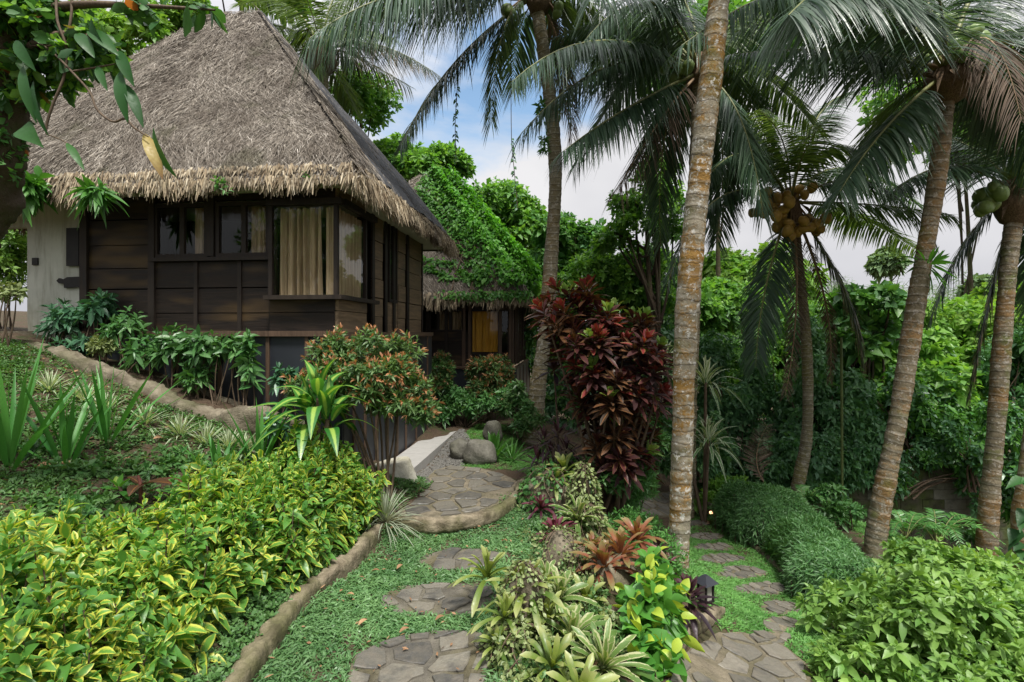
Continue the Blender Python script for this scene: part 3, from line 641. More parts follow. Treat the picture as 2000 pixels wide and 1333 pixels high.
m=MB(); m.bx(xL,0,4,4.05,zb2,zt2); m.bx(xL,-.06,.06,4,1.18,1.22); m.bx(xL,-.06,1.5,1.55,1.22,zt2); m.build('inner_walls',M['interior'],hut2,smooth=False,local=True)
for px in (838,872,906,918,977,996): x=f2(px)[0]; post('post',x-.04,x+.04,-.03,-.006,zb2,zt2,'batten' if px>900 else 'post')
for y in (.0,.55,1.0,1.5,2.0,2.6,3.3,4.): post('post',.006,.04,y-.03,y+.03,zb2,zt2,'batten')
post('base_rail',xL,.12,-.14,-.06,zb2-.05,zb2,'batten'); post('base_rail',.06,.12,-.055,4.1,zb2-.05,zb2,'batten')
o=window(f2(832)[0],f2(905)[0],2.03,2.54,.0,.04,(.33,.66)); curtain('curtain',o,(f2(850)[0],.2),(f2(898)[0],.2),2.05,2.5,M['curtain'],7,.03)
o=window(w0+.02,f2(996)[0]-.02,f2(940,692)[1],f2(940,606)[1],.0,.03,(.74,)); curtain('curtain',o,(f2(921)[0],.08),(f2(975)[0],.08),f2(940,688)[1],f2(940,606)[1],M['ochre'],4,.02,.0)
MB().bx(xL,.09,-.1,-.07,-.1,zb2-.05).build('skirt_sheet',M['skirt'],hut2,smooth=False,local=True); MB().bx(.09,.12,-.1,4.1,-.1,zb2-.05).build('skirt_sheet',M['skirt'],hut2,smooth=False,local=True)
for y in (.6,1.5,2.6,3.6): post('batten',.122,.14,y-.03,y+.03,0,zb2-.05,'batten')
MB().bx(-5.3,.42,-.38,4.4,zt2+.002,zt2+.03).build('soffit_board',M['soffit'],hut2,smooth=False,local=True)
MB().bx(-5.3,.42,-.41,-.382,zt2,zt2+.08).build('fascia',M['soffit'],hut2,smooth=False,local=True)
roofpt2=roof_parts(hut2,-5.45,.48,-.45,4.55,2.86,-2.75,-2.4,2.05,6.45,22000,1300,False,1.35)
# vine over the second roof
vb=MB(); vs=MB()
def r2w(p): return np.stack([F2.hx+p[:,0]*ca+p[:,1]*sa,F2.hy-p[:,0]*sa+p[:,1]*ca,p[:,2]],1)
def vine_on(f,n,fu,fv,h,L,mi,lift=.0):
    u=fu(rng.random(n)); v=fv(rng.random(n)); p=r2w(roofpt2(f,np.clip(u,0,1),np.clip(v,0,1)))
    nn=nrm(np.array([[0,-.7,.7],[.75,0,.66],[0,.7,.7],[-.7,0,.7]][f])+rng.normal(0,.35,(n,3)))
    p=p+np.array([[0,-.7,.7],[.75,.1,.66],[0,.7,.7],[-.7,0,.7]][f])*(lift+h*rng.random(n)**.7)[:,None]
    d=nrm(rng.normal(0,.6,(n,3))+np.array([0,-.3,-.5])+nn*.3)
    leaves(vb,p,d,nn,L*rng.uniform(.6,1.25,n),L*.8*rng.uniform(.6,1.2,n),S=2,across=3,droop=.25,fold=.2,prof='heart',m=mi)
vine_on(1,9000,lambda r:r,lambda r:1-np.sqrt(r)*.97,.32,.13,0)
vine_on(1,1500,lambda r:r**1.4*.16,lambda r:1-np.sqrt(r)*.93,.24,.12,1,.24)
vine_on(1,2500,lambda r:r**1.2*.4,lambda r:1-np.sqrt(r)*.93,.42,.13,0,.05)
vine_on(0,1100,lambda r:1-r**1.5*.08,lambda r:.05+.95*r,.22,.12,1,.1)
vine_on(0,1500,lambda r:1-r**1.5*.2,lambda r:.05+.95*r,.22,.13,0,.0)
u_=lambda r:1-r**1.3*.62
vine_on(0,2600,u_,lambda r:1-np.sqrt(r)*.62,.14,.12,0)
for q in range(9):                            # trails creeping over the bare thatch
    n=150; v0=rng.uniform(.05,.38); u0=rng.uniform(.55,.95); du=rng.uniform(-.25,.05); dv=rng.uniform(-.1,.18); t=rng.random(n)
    vine_on(0,n,lambda r:u0+du*t+.012*rng.normal(0,1,n),lambda r:v0+dv*t+.012*rng.normal(0,1,n),.07,.12,0)
for q in range(420//60):
    n=60; u0=rng.uniform(.5,.99); vine_on(0,n,lambda r:np.clip(u0+.03*rng.normal(0,1,n),0,1),lambda r:.03*r,.12,.11,0)
vt=empty('climbing_vine',F2.w(.5,1,2.6),0,'leafy green vine smothering the ridge and side of the smaller hut roof','vine')
vb.build('foliage',[M['vine'],M['vine_b']],vt)
for q in range(16):
    f=0 if q<9 else 1; t=np.linspace(0,1,7); u0=rng.uniform(.6,.95) if f==0 else rng.uniform(.1,.6)
    sweep(vs,r2w(roofpt2(f,np.clip(u0+.06*np.sin(t*6+q),0,1),.03+.75*t))+np.array([0,-.03,.06]),rng.uniform(.008,.018),5)
vs.build('stem',M['stem'],vt)
# ------------------------------------------------------------------ coconut palms
def frond(parent, base, mid, tip, mat, Ll=.75, n=None, hang=.5, dead=False, wid=.026, start=.16, thin=1., name='palm_frond'):
    base,mid,tip=[np.array(q,float) for q in (base,mid,tip)]
    c=2*mid-.5*(base+tip); t=np.linspace(0,1,25)[:,None]; path=(1-t)**2*base+2*t*(1-t)*c+t*t*tip
    ln=np.linalg.norm(np.diff(path,axis=0),axis=1).sum()
    mb=MB(); sweep(mb,path[::2],np.linspace(.032,.004,13)*min(1.2,ln/3.3),5,m=1,sub=1,cap=False)
    n=n or int(ln*50)
    tt=np.sort(start+(1-start)*rng.random(n)); tt=np.linspace(start,1,n)+rng.normal(0,.004,n); tt=np.clip(tt,0,1)
    p=(1-tt)[:,None]**2*base+2*(tt*(1-tt))[:,None]*c+tt[:,None]**2*tip
    tan=nrm(2*(1-tt)[:,None]*(c-base)+2*tt[:,None]*(tip-c))
    up0=np.array([0,0,1.]); side=np.cross(tan,up0); hz=np.linalg.norm(side,axis=1,keepdims=True)
    ax=np.cross(nrm((tip-base)[None])[0]+1e-3,up0); ax/=max(np.linalg.norm(ax),1e-6)
    side=nrm(np.where(hz>.25,side/np.maximum(hz,1e-6),0)*np.clip(hz*1.4,0,1)+ax*np.clip(1-hz,0,1)*np.sign((side@ax)[:,None]+1e-6))
    nu=np.cross(side,tan)
    prof=np.clip(.55+1.6*(tt-start),0,1)*np.clip(1.25-tt*.85,.2,1)
    for sg in (-1,1):
        m_=len(tt); fw=.35+.55*tt
        d=nrm(side*sg*1.+tan*fw[:,None]+nu*rng.normal(.12,.1,m_)[:,None]-np.array([0,0,1.])*(hang*rng.uniform(.3,1.,m_))[:,None]+rng.normal(0,.07,(m_,3)))
        keep=rng.random(m_)<thin
        L=(Ll*prof*rng.uniform(.82,1.1,m_))
        leaves(mb,p[keep],d[keep],nu[keep]+rng.normal(0,.25,(keep.sum(),3)),L[keep],wid*np.clip(prof[keep]+.3,.5,1.1)*(.6 if dead else 1),S=4,across=2 if not dead else 2,droop=(hang*rng.uniform(.5,1.1,m_))[keep],fold=.2,prof='strap' if False else 'lance')
    return mb.build(name,[M[mat],M['rachis_dead' if dead else 'rachis']],parent)
def nut(parent,c,r,mat):
    n=8;k=6; V=[];F=[]
    ax=nrm(rng.normal(0,.5,(1,3))+np.array([[0,0,1.]]))[0]; u,v=ortho(ax[None]); u=u[0];v=v[0]
    for i in range(k+1):
        a=math.pi*i/k; rr=math.sin(a)*(1+.06*math.cos(3*a)); zz=-math.cos(a)*1.22
        for j in range(n):
            b=2*math.pi*j/n; q=1+.05*math.cos(3*b); V.append(np.array(c)+r*(rr*q*(math.cos(b)*u+math.sin(b)*v)+zz*ax))
    F=[[i*n+j,i*n+(j+1)%n,(i+1)*n+(j+1)%n,(i+1)*n+j] for i in range(k) for j in range(n)]
    return MB().add(V,F).build('coconut',M[mat],parent)
def palm(label, trunk, radii, tmat, Yc, crown, fr, fill=0, Ll=.75, nuts=(), nutmat='nut_green', fibre=.2, hang=.5, fmat='palm', R0=3.2, group='coconut palms'):
    """trunk: pixel+depth points from the base up; fr: fronds as (mid px, mid py, dY, tip px, tip py, dY, material)"""
    pts=[P(*q) for q in trunk]; b=pts[0].copy(); b[2]=Tz(b[0],b[1])-.15; pts[0]=b if abs(pts[0][2]-b[2])<1.2 else pts[0]
    root=empty('coconut_palm',(b[0],b[1],b[2]+.15),0,label,'palm tree',group)
    mb=MB(); r=np.array(radii)
    sweep(mb,pts,r,16,rough=.014,sub=40,cap=False,fbm=.05,fs=5.,ring=(.07+.5*r.mean(),.07)); 
    mb.build('trunk',M[tmat],root)
    cr=np.array(P(*crown,Yc))
    fb=MB()                                   # torn sheaths round the growing point
    top=pts[-1]
    sweep(fb,[top-np.array([0,0,.05]),(top+cr)/2,cr+np.array([0,0,.25])],[r[-1]*1.02,fibre,fibre*.55],10,rough=.12,sub=5)
    k=26; a=rng.uniform(0,6.28,k); d=np.stack([np.cos(a)*.6,np.sin(a)*.6,rng.uniform(-.9,.9,k)],1)
    leaves(fb,cr+np.stack([np.cos(a),np.sin(a),rng.uniform(-.6,.4,k)],1)*fibre*.7,d,np.stack([np.cos(a),np.sin(a),.2+0*a],1),rng.uniform(.2,.5,k),rng.uniform(.03,.09,k),S=2,across=2,prof='lance',droop=.3)
    fb.build('crown_sheath',M['fibre'],root)
    for f in fr:
        mx,my,md,tx,ty,td=f[:6]; mt=f[6] if len(f)>6 else fmat; kw=f[7] if len(f)>7 else {}
        off=nrm((P(mx,my,Yc+md)-cr)[None])[0]*fibre*.5
        frond(root,cr+off,P(mx,my,Yc+md),P(tx,ty,Yc+td),mt,Ll=kw.get('Ll',Ll),hang=kw.get('hang',hang),dead=mt=='palm_dead',thin=kw.get('thin',1.))
    for i in range(fill):
        a=i*2.39996+rng.uniform(-.3,.3); el=rng.uniform(.05,1.1); LL=R0*rng.uniform(.85,1.1)
        h=np.array([math.cos(a),math.sin(a),0]); mid=cr+h*LL*.45*math.cos(el)+np.array([0,0,LL*.48*math.sin(el)]); tip=cr+h*LL*.85*math.cos(el*.7)+np.array([0,0,LL*(.62*math.sin(el)-.35*math.cos(el))])
        frond(root,cr+h*fibre*.4,mid,tip,fmat,Ll=Ll,hang=hang)
    for (px,py,dy,n,sp,rr) in nuts:
        st=MB(); c=P(px,py,Yc+dy)
        sweep(st,[cr,(cr+c)/2+np.array([0,0,.05]),c],[.025,.02,.012],5); 
        for i in range(n):
            q=c+rng.normal(0,1,3)*np.array([sp,sp,sp*.8]); nut(root,q,rr*rng.uniform(.8,1.1),nutmat)
            sweep(st,[c+np.array([0,0,.06]),q],.008,4,sub=1)
        st.build('fruit_stalk',M['rachis_dead'],root)
    return root
palm('slim ringed coconut palm rising behind the maroon shrub next to the small hut',
 [(1036,830,9.5),(1050,760,9.5),(1066,640,9.5),(1078,480,9.5),(1085,350,9.4),(1078,230,9.3),(1063,110,9.2),(1050,25,9.2)],[0.182,0.152,0.133,0.125,0.122,0.118,0.122,0.114],'trunk_mid',9.2,(1048,-12),
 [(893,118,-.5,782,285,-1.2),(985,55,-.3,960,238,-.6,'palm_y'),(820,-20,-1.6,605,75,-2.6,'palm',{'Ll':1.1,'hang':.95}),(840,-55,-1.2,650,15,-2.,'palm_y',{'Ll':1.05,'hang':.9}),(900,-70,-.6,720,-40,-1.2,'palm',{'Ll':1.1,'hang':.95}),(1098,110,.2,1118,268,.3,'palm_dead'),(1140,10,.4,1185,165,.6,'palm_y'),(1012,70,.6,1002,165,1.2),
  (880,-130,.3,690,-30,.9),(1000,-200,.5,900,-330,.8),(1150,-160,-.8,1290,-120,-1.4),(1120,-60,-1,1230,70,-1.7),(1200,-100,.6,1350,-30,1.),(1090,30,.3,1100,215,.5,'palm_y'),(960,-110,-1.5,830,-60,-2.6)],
 nuts=[(990,22,-.1,1,.02,.115),(1082,18,-.1,2,.06,.1)],hang=.65,fibre=.26)
palm('thick trunked coconut palm covered in orange and white lichen, standing beside the maroon shrub',
 [(1322,1112,5.3),(1327,1030,5.3),(1333,860,5.3),(1340,640,5.3),(1358,420,5.25),(1382,210,5.2),(1404,0,5.2),(1420,-180,5.2),(1428,-300,5.2)],[0.115,0.100,0.111,0.115,0.115,0.109,0.100,0.094,0.094],'trunk_big',5.2,(1430,-340),
 [(1290,-260,-.6,1165,-20,-1.2),(1250,-330,.5,1040,-180,1.2),(1560,-260,.3,1700,-20,.6),(1600,-350,-.6,1800,-250,-1.2),(1350,-180,1.2,1290,60,1.9),(1500,-170,1.2,1545,60,2.),(1450,-480,.5,1500,-600,.8)],hang=.5,R0=3.)
palm('coconut palm with cream husked crown half hidden behind the thick lichened trunk',
 [(1338,1010,8.2),(1345,800,8.2),(1352,600,8.2),(1360,400,8.1),(1366,200,8.1),(1368,165,8.1)],[.14,.13,.12,.12,.12,.12],'trunk_mid',8.1,(1368,140),
 [(1195,128,-.6,1017,262,-1.2),(1225,212,-.8,1100,296,-1.5),(1290,235,-.5,1205,372,-.9,'palm_dead',{'thin':.5}),(1245,45,.3,1085,75,.8),(1300,20,-1,1180,10,-2),(1330,-10,.6,1240,-90,1.4),
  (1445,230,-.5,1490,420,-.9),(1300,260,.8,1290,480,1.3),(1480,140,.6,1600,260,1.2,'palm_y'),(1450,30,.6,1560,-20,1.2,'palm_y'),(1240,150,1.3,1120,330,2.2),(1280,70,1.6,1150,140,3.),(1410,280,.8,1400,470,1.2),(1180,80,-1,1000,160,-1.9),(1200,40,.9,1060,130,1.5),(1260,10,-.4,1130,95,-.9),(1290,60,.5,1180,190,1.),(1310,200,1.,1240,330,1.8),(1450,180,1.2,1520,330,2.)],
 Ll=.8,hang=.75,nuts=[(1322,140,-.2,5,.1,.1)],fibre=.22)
palm('slender mossy coconut palm hung with big bunches of orange brown coconuts',
 [(1548,985,9.),(1562,930,9.),(1575,860,9.),(1578,760,9.),(1573,640,9.),(1562,540,9.),(1552,455,9.)],[0.107,0.099,0.095,0.086,0.082,0.082,0.086],'trunk_thin',9.,(1545,395),
 [(1400,390,-.3,1302,560,-.6),(1496,560,-.5,1476,716,-.7),(1646,560,-.3,1684,706,-.5,'palm_tip'),(1556,580,-.2,1534,772,-.3,'palm_dead',{'thin':.6,'Ll':.35}),(1612,590,.2,1620,745,.3,'palm_dead',{'thin':.6,'Ll':.3}),
  (1480,270,.3,1385,300,.7),(1530,280,-.6,1480,215,-1.3,'palm_y'),(1620,290,-.3,1710,325,-.7,'palm_y'),(1690,355,-.5,1822,468,-1.),(1670,420,.4,1790,488,.9,'palm_y'),(1590,240,.8,1660,180,1.6),(1440,330,.9,1320,420,1.8),(1650,330,.8,1790,400,1.4),(1700,400,-.8,1860,420,-1.4,'palm_y'),(1450,300,-.5,1350,400,-1.),(1570,300,-.9,1620,230,-1.8,'palm_y'),(1500,330,.3,1420,240,.8)],
 Ll=.7,hang=.5,nuts=[(1520,420,-.22,11,.13,.095),(1492,410,-.1,9,.12,.09),(1545,445,-.25,8,.1,.09),(1585,435,-.15,10,.12,.09),(1500,375,-.1,6,.09,.085),(1570,372,-.1,5,.1,.085)],nutmat='nut_orange',fibre=.16)
palm('leaning brown coconut palm with green nuts and an orange lichened base on the grassy bank',
 [(1706,1092,6.5),(1712,1040,6.5),(1732,930,6.5),(1757,800,6.5),(1782,640,6.5),(1805,500,6.45),(1830,350,6.4),(1848,195,6.4)],[0.125,0.114,0.111,0.107,0.104,0.100,0.096,0.086],'trunk_r',6.4,(1850,140),
 [(1640,100,-.2,1422,108,-.4),(1735,245,-.5,1640,375,-1.,'palm',{'Ll':.7}),(1690,20,.3,1440,62,.7),(1640,-30,-.5,1330,90,-1.1),(1840,30,-1.,1800,-160,-2.),(1935,80,-.5,1995,235,-.9,'palm_dead',{'Ll':.8}),(1960,160,.2,2030,330,.4),(1990,60,.5,2150,120,1.),
  (1760,-80,.8,1600,-220,1.6),(1930,-60,.6,2060,-160,1.3),(1760,200,1.4,1660,330,2.4,'palm_y'),(1720,60,1.5,1540,150,3.),(1700,-10,-1.4,1540,30,-2.6),(1700,80,.9,1560,10,1.6),(1900,60,1.,1960,-40,2.),(1800,20,.9,1700,-100,1.5),(1960,120,1.,2080,200,1.6)],
 Ll=.9,hang=.75,nuts=[(1830,75,-.25,6,.1,.1),(1905,65,-.2,5,.09,.1),(1785,130,-.15,3,.06,.09),(1880,100,-.3,3,.07,.095),(1850,55,.1,4,.1,.09)],fibre=.25)
palm('ringed coconut palm with green nuts standing in front of the block wall',
 [(1926,1102,7.5),(1930,1010,7.5),(1944,850,7.5),(1958,660,7.5),(1972,500,7.5),(1980,432,7.5)],[0.133,0.118,0.109,0.105,0.105,0.101],'trunk_r',7.5,(1984,375),
 [(1860,325,-.3,1750,372,-.7),(1888,470,.3,1815,630,.5,'palm',{'Ll':.6}),(1932,590,.25,1893,775,.3,'palm_tip',{'Ll':.5}),(1905,230,.3,1830,205,.8,'palm_y'),(1960,220,-.5,1920,90,-1.),(2070,330,.2,2160,470,.5),(2040,230,.4,2120,140,.8),(2030,520,.3,2060,700,.5),(1900,290,.8,1790,250,1.7)],
 Ll=.75,hang=.55,nuts=[(1935,385,-.2,7,.09,.1),(1990,335,-.25,5,.08,.095),(1920,400,-.1,5,.09,.09)],fibre=.26)
palm('coconut palm with pale fronds crowning above the back slope of the thatched roof',
 [(640,640,13.),(634,400,13.),(628,220,13.),(628,140,13.)],[.2,.18,.17,.17],'trunk_thin',13.,(630,100),
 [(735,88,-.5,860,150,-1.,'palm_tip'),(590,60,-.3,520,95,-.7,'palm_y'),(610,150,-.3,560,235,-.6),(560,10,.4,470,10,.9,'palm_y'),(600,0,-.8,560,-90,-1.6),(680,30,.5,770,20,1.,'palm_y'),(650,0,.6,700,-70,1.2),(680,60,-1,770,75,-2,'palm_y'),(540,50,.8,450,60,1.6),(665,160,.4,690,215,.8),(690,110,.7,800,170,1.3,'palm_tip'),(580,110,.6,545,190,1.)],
 Ll=.9,hang=.6,fmat='palm_y',fibre=.36,nuts=[(672,70,-.3,2,.1,.12)])
# ------------------------------------------------------------------ shrubs and trees
def foliage(parent,blobs,mat,L,W,k,Mn,lump=0,depth=.4,ang=(15,95),upb=.5,zmin=-.45,stem=.08,name='foliage',S=2,droop=.25,prof='oval',fold=.25,across=3,yk=0):
    T_,D=blob_tips(blobs,Mn,lump,depth,zmin); D=nrm(D*.8+np.array([0,0,upb])+rng.normal(0,.3,D.shape))
    mb=MB(); mats=mat if isinstance(mat,(list,tuple)) else [mat]
    if len(mats)==1: shoots(mb,T_,D,k,L,W,ang=ang,stem=stem,S=S,droop=droop,prof=prof,fold=fold,across=across,yk=yk)
    else:
        q=rng.choice(len(mats),len(T_),p=[.6]+[.4/(len(mats)-1)]*(len(mats)-1))
        for i in range(len(mats)):
            if (q==i).any(): shoots(mb,T_[q==i],D[q==i],k,L,W,ang=ang,stem=stem,m=i,S=S,droop=droop,prof=prof,fold=fold,across=across,yk=yk)
    return mb.build(name,[M[q] for q in mats],parent)
def wood(parent,base,blobs,r,mat='stem',n=5,name='stem',spread=.1):
    base=np.array(base,float)
    for c,rd in blobs:
        c=np.array(c,float); rd=np.array(rd,float)*np.ones(3)
        for i in range(n):
            q=c+sphere_dirs(1,-.2)[0]*rd*rng.uniform(.3,.75); s0=base+np.array([*rng.normal(0,spread,2),0.])
            md=s0*.5+q*.5+rng.normal(0,.1,3)*np.linalg.norm(q-s0)*.5; mb=MB(); sweep(mb,[s0-np.array([0,0,.1]),md,q],[r,r*.7,r*.3],6,sub=4,cap=False); mb.build(name,M[mat],parent)
def bush(name,label,cat,base,blobs,mat,L,W,k,Mn,group=None,sr=.012,sn=4,smat='stem',spread=.06,**kw):
    e=empty(name,base,0,label,cat,group); foliage(e,blobs,mat,L,W,k,Mn,**kw)
    if sn: wood(e,base,blobs,sr,smat,sn,spread=spread)
    return e
def tree(label,px,py,Y,rx,ry,mat,L=.16,Mn=1500,k=5,trunk_px=None,lump=16,rd=None,extra=(),name='broadleaf_tree',r=.14,lean=0,**kw):
    """crown centre by pixel and depth; radii in pixels at that depth"""
    c=P(px,py,Y); s=Y/1000; blobs=[(c,(rx*s,(rd or min(rx,ry*1.2))*s,ry*s))]
    for (ex,ey,eY,erx,ery) in extra: blobs.append((P(ex,ey,eY),(erx*eY/1000,min(erx,ery)*eY/1000,ery*eY/1000)))
    bx=(trunk_px or px); b=np.array([(bx-1000)*s,Y,0]); b[2]=Tz(b[0],b[1])
    e=empty(name,b,0,label,'tree')
    foliage(e,blobs,mat,L*.95,L*kw.pop('wr',.55),k,int(Mn*1.35),lump=lump,depth=kw.pop('depth',.55),name='crown',**kw)
    mb=MB(); top=c+np.array([0,0,-.1*ry*s]); sweep(mb,[b-np.array([0,0,.2]),b*.55+top*.45+np.array([rng.normal(0,.2),0,0]),top],[r*.8,r*.55,r*.25],8,rough=.04,cap=False)
    for cc,rr in blobs:
        for i in range(5):
            q=cc+sphere_dirs(1,-.1)[0]*rr*.75; f=rng.uniform(.45,.9); s0=b*(1-f)+top*f
            sweep(mb,[s0,(s0+q)/2+rng.normal(0,.12,3),q],[r*.26,r*.18,r*.06],6,cap=False)
    mb.build('trunk',M['bark'],e)
    return e
tree('airy light green tree showing beyond the net covered roof slope',706,215,15,64,85,['tree','tree_b'],.17,750,5,lump=18,rd=60)
tree('leafy tree beyond the roof with glossy leaves crowning over the smaller hut',835,345,16.5,95,62,['tree_b','tree'],.24,1500,6,extra=[(772,310,16.5,40,40),(885,330,16.5,38,22)])
tree('bushy tree swallowed by creepers behind the vine covered roof',965,430,17.5,95,75,['tree','tree_b'],.24,1500,6,extra=[(1015,460,17,55,55)])
tree('dark glossy tree just behind the slim ringed palm',1120,480,15,70,70,['tree','tree_d'],.22,1400,6,extra=[(1075,520,15,45,60)])
tree('slim tree with feathery rows of leaflets and a bare bent trunk',1262,420,11,72,95,['tree','tree_b'],.13,900,7,trunk_px=1318,lump=20,extra=[(1205,470,11,42,40),(1290,330,11,38,35)],rd=50,depth=.8)
tree('bright ferny leaved tree spreading behind the maroon shrub',1205,565,12,110,70,['tree_b','tree'],.15,1900,7,lump=22,extra=[(1130,590,12,70,60),(1270,540,12,60,55)])
tree('shadowy tree behind the thick lichened trunk',1330,640,13,110,90,['tree','tree_b'],.2,1900,6,extra=[(1420,600,13,70,60)])
tree('sunlit yellow green tree beyond the palm with orange coconuts',1480,560,17,110,80,['tree_y','tree_b'],.24,1500,6)
tree('big leaved dark tree between the nut laden palm and the leaning palm',1695,600,11,62,52,['tree_d','tree'],.27,420,6,wr=.62,lump=10,extra=[(1660,660,11,70,45),(1735,650,11,50,40)])
tree('sunlit yellow green tree beyond the leaning palm trunk',1890,680,13,120,90,['tree_y','tree_b'],.24,2000,6,extra=[(1960,610,14,60,50)])
tree('bright leafy tree growing up from the bank behind the block wall',1760,760,11.5,120,110,['tree_b','tree'],.22,2200,6,extra=[(1840,830,11,80,70),(1700,690,11.5,70,50)])
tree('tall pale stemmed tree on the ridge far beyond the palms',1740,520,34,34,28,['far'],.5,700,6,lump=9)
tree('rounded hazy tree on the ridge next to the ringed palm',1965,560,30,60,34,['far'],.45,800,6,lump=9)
tree('yellow leaved tree peeping over the far slope of the thatched roof',300,80,13,90,75,['tree_y','tree_b'],.2,1200,6,lump=14,extra=[(190,100,13,70,90),(380,40,13,50,50)])
tree('spreading green tree behind the crown of the roof',470,-40,16,120,70,['tree_b','tree'],.25,1200,6)
tree('tall tree closing off the garden behind the thick lichened trunk',1480,700,14.5,120,120,['tree','tree_b'],.24,1700,6)
tree('dark tree standing behind the yellow green crowns',1620,700,16,120,110,['tree','tree_d'],.25,1500,6)
tree('tall tree showing between the palm crowns with loose green leaves',1400,120,16,150,110,['tree','tree_b'],.26,1300,6)
tree('leafy tree beyond the palm crowns over the bank',1880,250,17,160,150,['tree','tree_b'],.28,1300,6)
# far wooded ridge
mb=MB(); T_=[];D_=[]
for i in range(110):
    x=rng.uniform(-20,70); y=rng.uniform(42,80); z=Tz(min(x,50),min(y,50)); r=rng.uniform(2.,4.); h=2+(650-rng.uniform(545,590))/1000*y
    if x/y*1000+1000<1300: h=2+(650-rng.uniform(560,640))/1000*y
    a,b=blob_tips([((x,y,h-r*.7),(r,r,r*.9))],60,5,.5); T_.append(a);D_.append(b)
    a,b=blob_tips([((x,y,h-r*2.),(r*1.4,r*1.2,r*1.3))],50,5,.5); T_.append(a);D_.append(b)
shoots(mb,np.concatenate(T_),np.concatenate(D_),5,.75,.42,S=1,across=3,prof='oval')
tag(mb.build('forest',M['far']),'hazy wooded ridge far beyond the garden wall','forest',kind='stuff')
# thickets and banks
def ivy(label,base,blobs,mat,Mn,L=.10,k=5,name='ivy_thicket',cat='thicket',W=.72,**kw):
    e=empty(name,base,0,label,cat); foliage(e,blobs,mat,L,L*W,k,Mn,lump=kw.pop('lump',14),depth=.5,prof='heart',upb=.1,ang=(40,110),droop=.35,zmin=-.9,**kw); wood(e,base,blobs[:2],.02,'stem',5)
    return e
def B(px,py,Y,rx,ry,rd=None): s=Y/1000; return (P(px,py,Y),(rx*s,(rd or min(rx,ry))*s,ry*s))
ivy('dark ivy curtain hanging over the block wall behind the mossy palm',P(1610,990,10.),[B(1620,800,10.2,95,120,60),B(1560,730,10.6,80,110,60),B(1680,850,9.9,60,100,50),B(1600,900,9.6,80,60,35),B(1520,910,9.7,60,60,40),B(1690,900,9.5,45,50,25)],['ivy','tree_d'],4800,.12)
ivy('deep green ivy thicket in the shade beside the thick lichened trunk',P(1450,985,10.4),[B(1450,850,10.6,90,110,60),B(1420,740,11.,90,100,60),B(1510,900,10.3,60,80,50)],['ivy','tree_d'],3400,.12)
ivy('mid green creeper mound spilling over the top of the block wall',P(1800,900,9.9),[B(1790,840,10.,75,70,50),B(1740,800,10.2,60,80,50),B(1850,800,10.4,70,60,50)],['vine','ivy'],1900,.13)
ivy('fresh green creeper bush draped on the wall beside the ringed palm',P(1900,950,9.2),[B(1895,880,9.3,50,65,45),B(1960,860,9.4,60,75,45),B(1990,960,9.2,40,70,40)],['vine','ivy'],1500,.12)
ivy('dim creeper bank behind the maroon shrub',P(1180,820,12.),[B(1190,720,12.,120,110,70),B(1110,760,12.,60,80,50),B(1270,740,11.6,80,120,60)],['ivy','tree'],3000,.13)
ivy('glossy understorey thicket behind the thick lichened trunk',P(1370,930,9.),[B(1390,880,9.2,50,80,45),B(1270,860,9.,60,70,45)],['shade','ivy'],1300,.11)
ivy('shaded creeper slope rising beyond the sunlit bank',P(1960,800,11.),[B(1985,740,11.,70,120,60)],['tree_d','ivy'],1100,.14)
ivy('continuous wall of bright creepers filling the gap behind the palm with orange coconuts',P(1500,900,12.),[B(1500,720,12.3,130,120,50),B(1400,640,12.5,110,90,50),B(1610,640,12.4,90,80,50)],['tree','tree_b'],3200,.15,name='creeper_thicket')
ivy('sunlit creeper slope filling the gap behind the leaning palm',P(1790,800,12.),[B(1780,690,12.4,120,110,50),B(1870,740,12.2,90,110,50)],['tree_b','tree_y'],2400,.16,name='creeper_thicket')
ivy('leafy creeper wall between the maroon shrub and the thick lichened trunk',P(1230,850,12.6),[B(1200,640,13.,120,100,50),B(1290,720,12.6,80,120,50)],['tree','tree_b'],2400,.15,name='creeper_thicket')
ivy('creeper mass beside the smaller hut wall',P(1060,760,15.),[B(1070,650,15.5,60,100,40),B(1040,560,16.5,50,70,40)],['tree','ivy'],1300,.15,name='creeper_thicket')
ivy('trailing ivy hanging down the face of the block wall',P(1760,960,9.6),[B(1745,930,9.62,40,60,20),B(1905,940,9.5,34,70,20),B(1830,895,9.65,60,24,20)],['ivy','vine'],900,.11)
ivy('shaded creeper bank behind the dark sheet fence',np.array([13.,12.,-2.4]),[((12.5,12.,-.2),(2.2,1.,1.8)),((16.,12.5,.2),(2.6,1.,2.2)),((19.5,11.,0.),(2.5,1.,2.2))],['tree','ivy'],1700,.2)
# block wall
m=MB(); x0,x1,yw=5.3,9.6,9.75; zt_=-.42; bh=.19; bl=.42
for r_ in range(11):
    z=zt_-bh*(r_+1); xx=x0-(bl/2 if r_%2 else 0)
    while xx<x1:
        m.bx(xx+.004,min(xx+bl-.004,x1),yw-.002*rng.random(),yw+.14,z+.004,z+bh-.004,1 if (7.5+.1*r_<xx<8.9 and 1<r_<6) or (r_<5 and rng.random()<.05) else 0); xx+=bl
m.bx(x0,x1,yw+.012,yw+.13,zt_-bh*11,zt_-.004,2)
M['block']=mk_moss_stone('mossy_block',(.055,.052,.035),(.13,.12,.085),(.065,.09,.022),.9,3.)
M['block_pale']=mk_moss_stone('pale_block',(.17,.17,.145),(.26,.255,.22),(.12,.14,.06),.3,3.)
tag(m.build('block_wall',[M['block'],M['block_pale'],M['mortar_wet']],smooth=False),'mossy concrete block wall at the foot of the bank','wall')
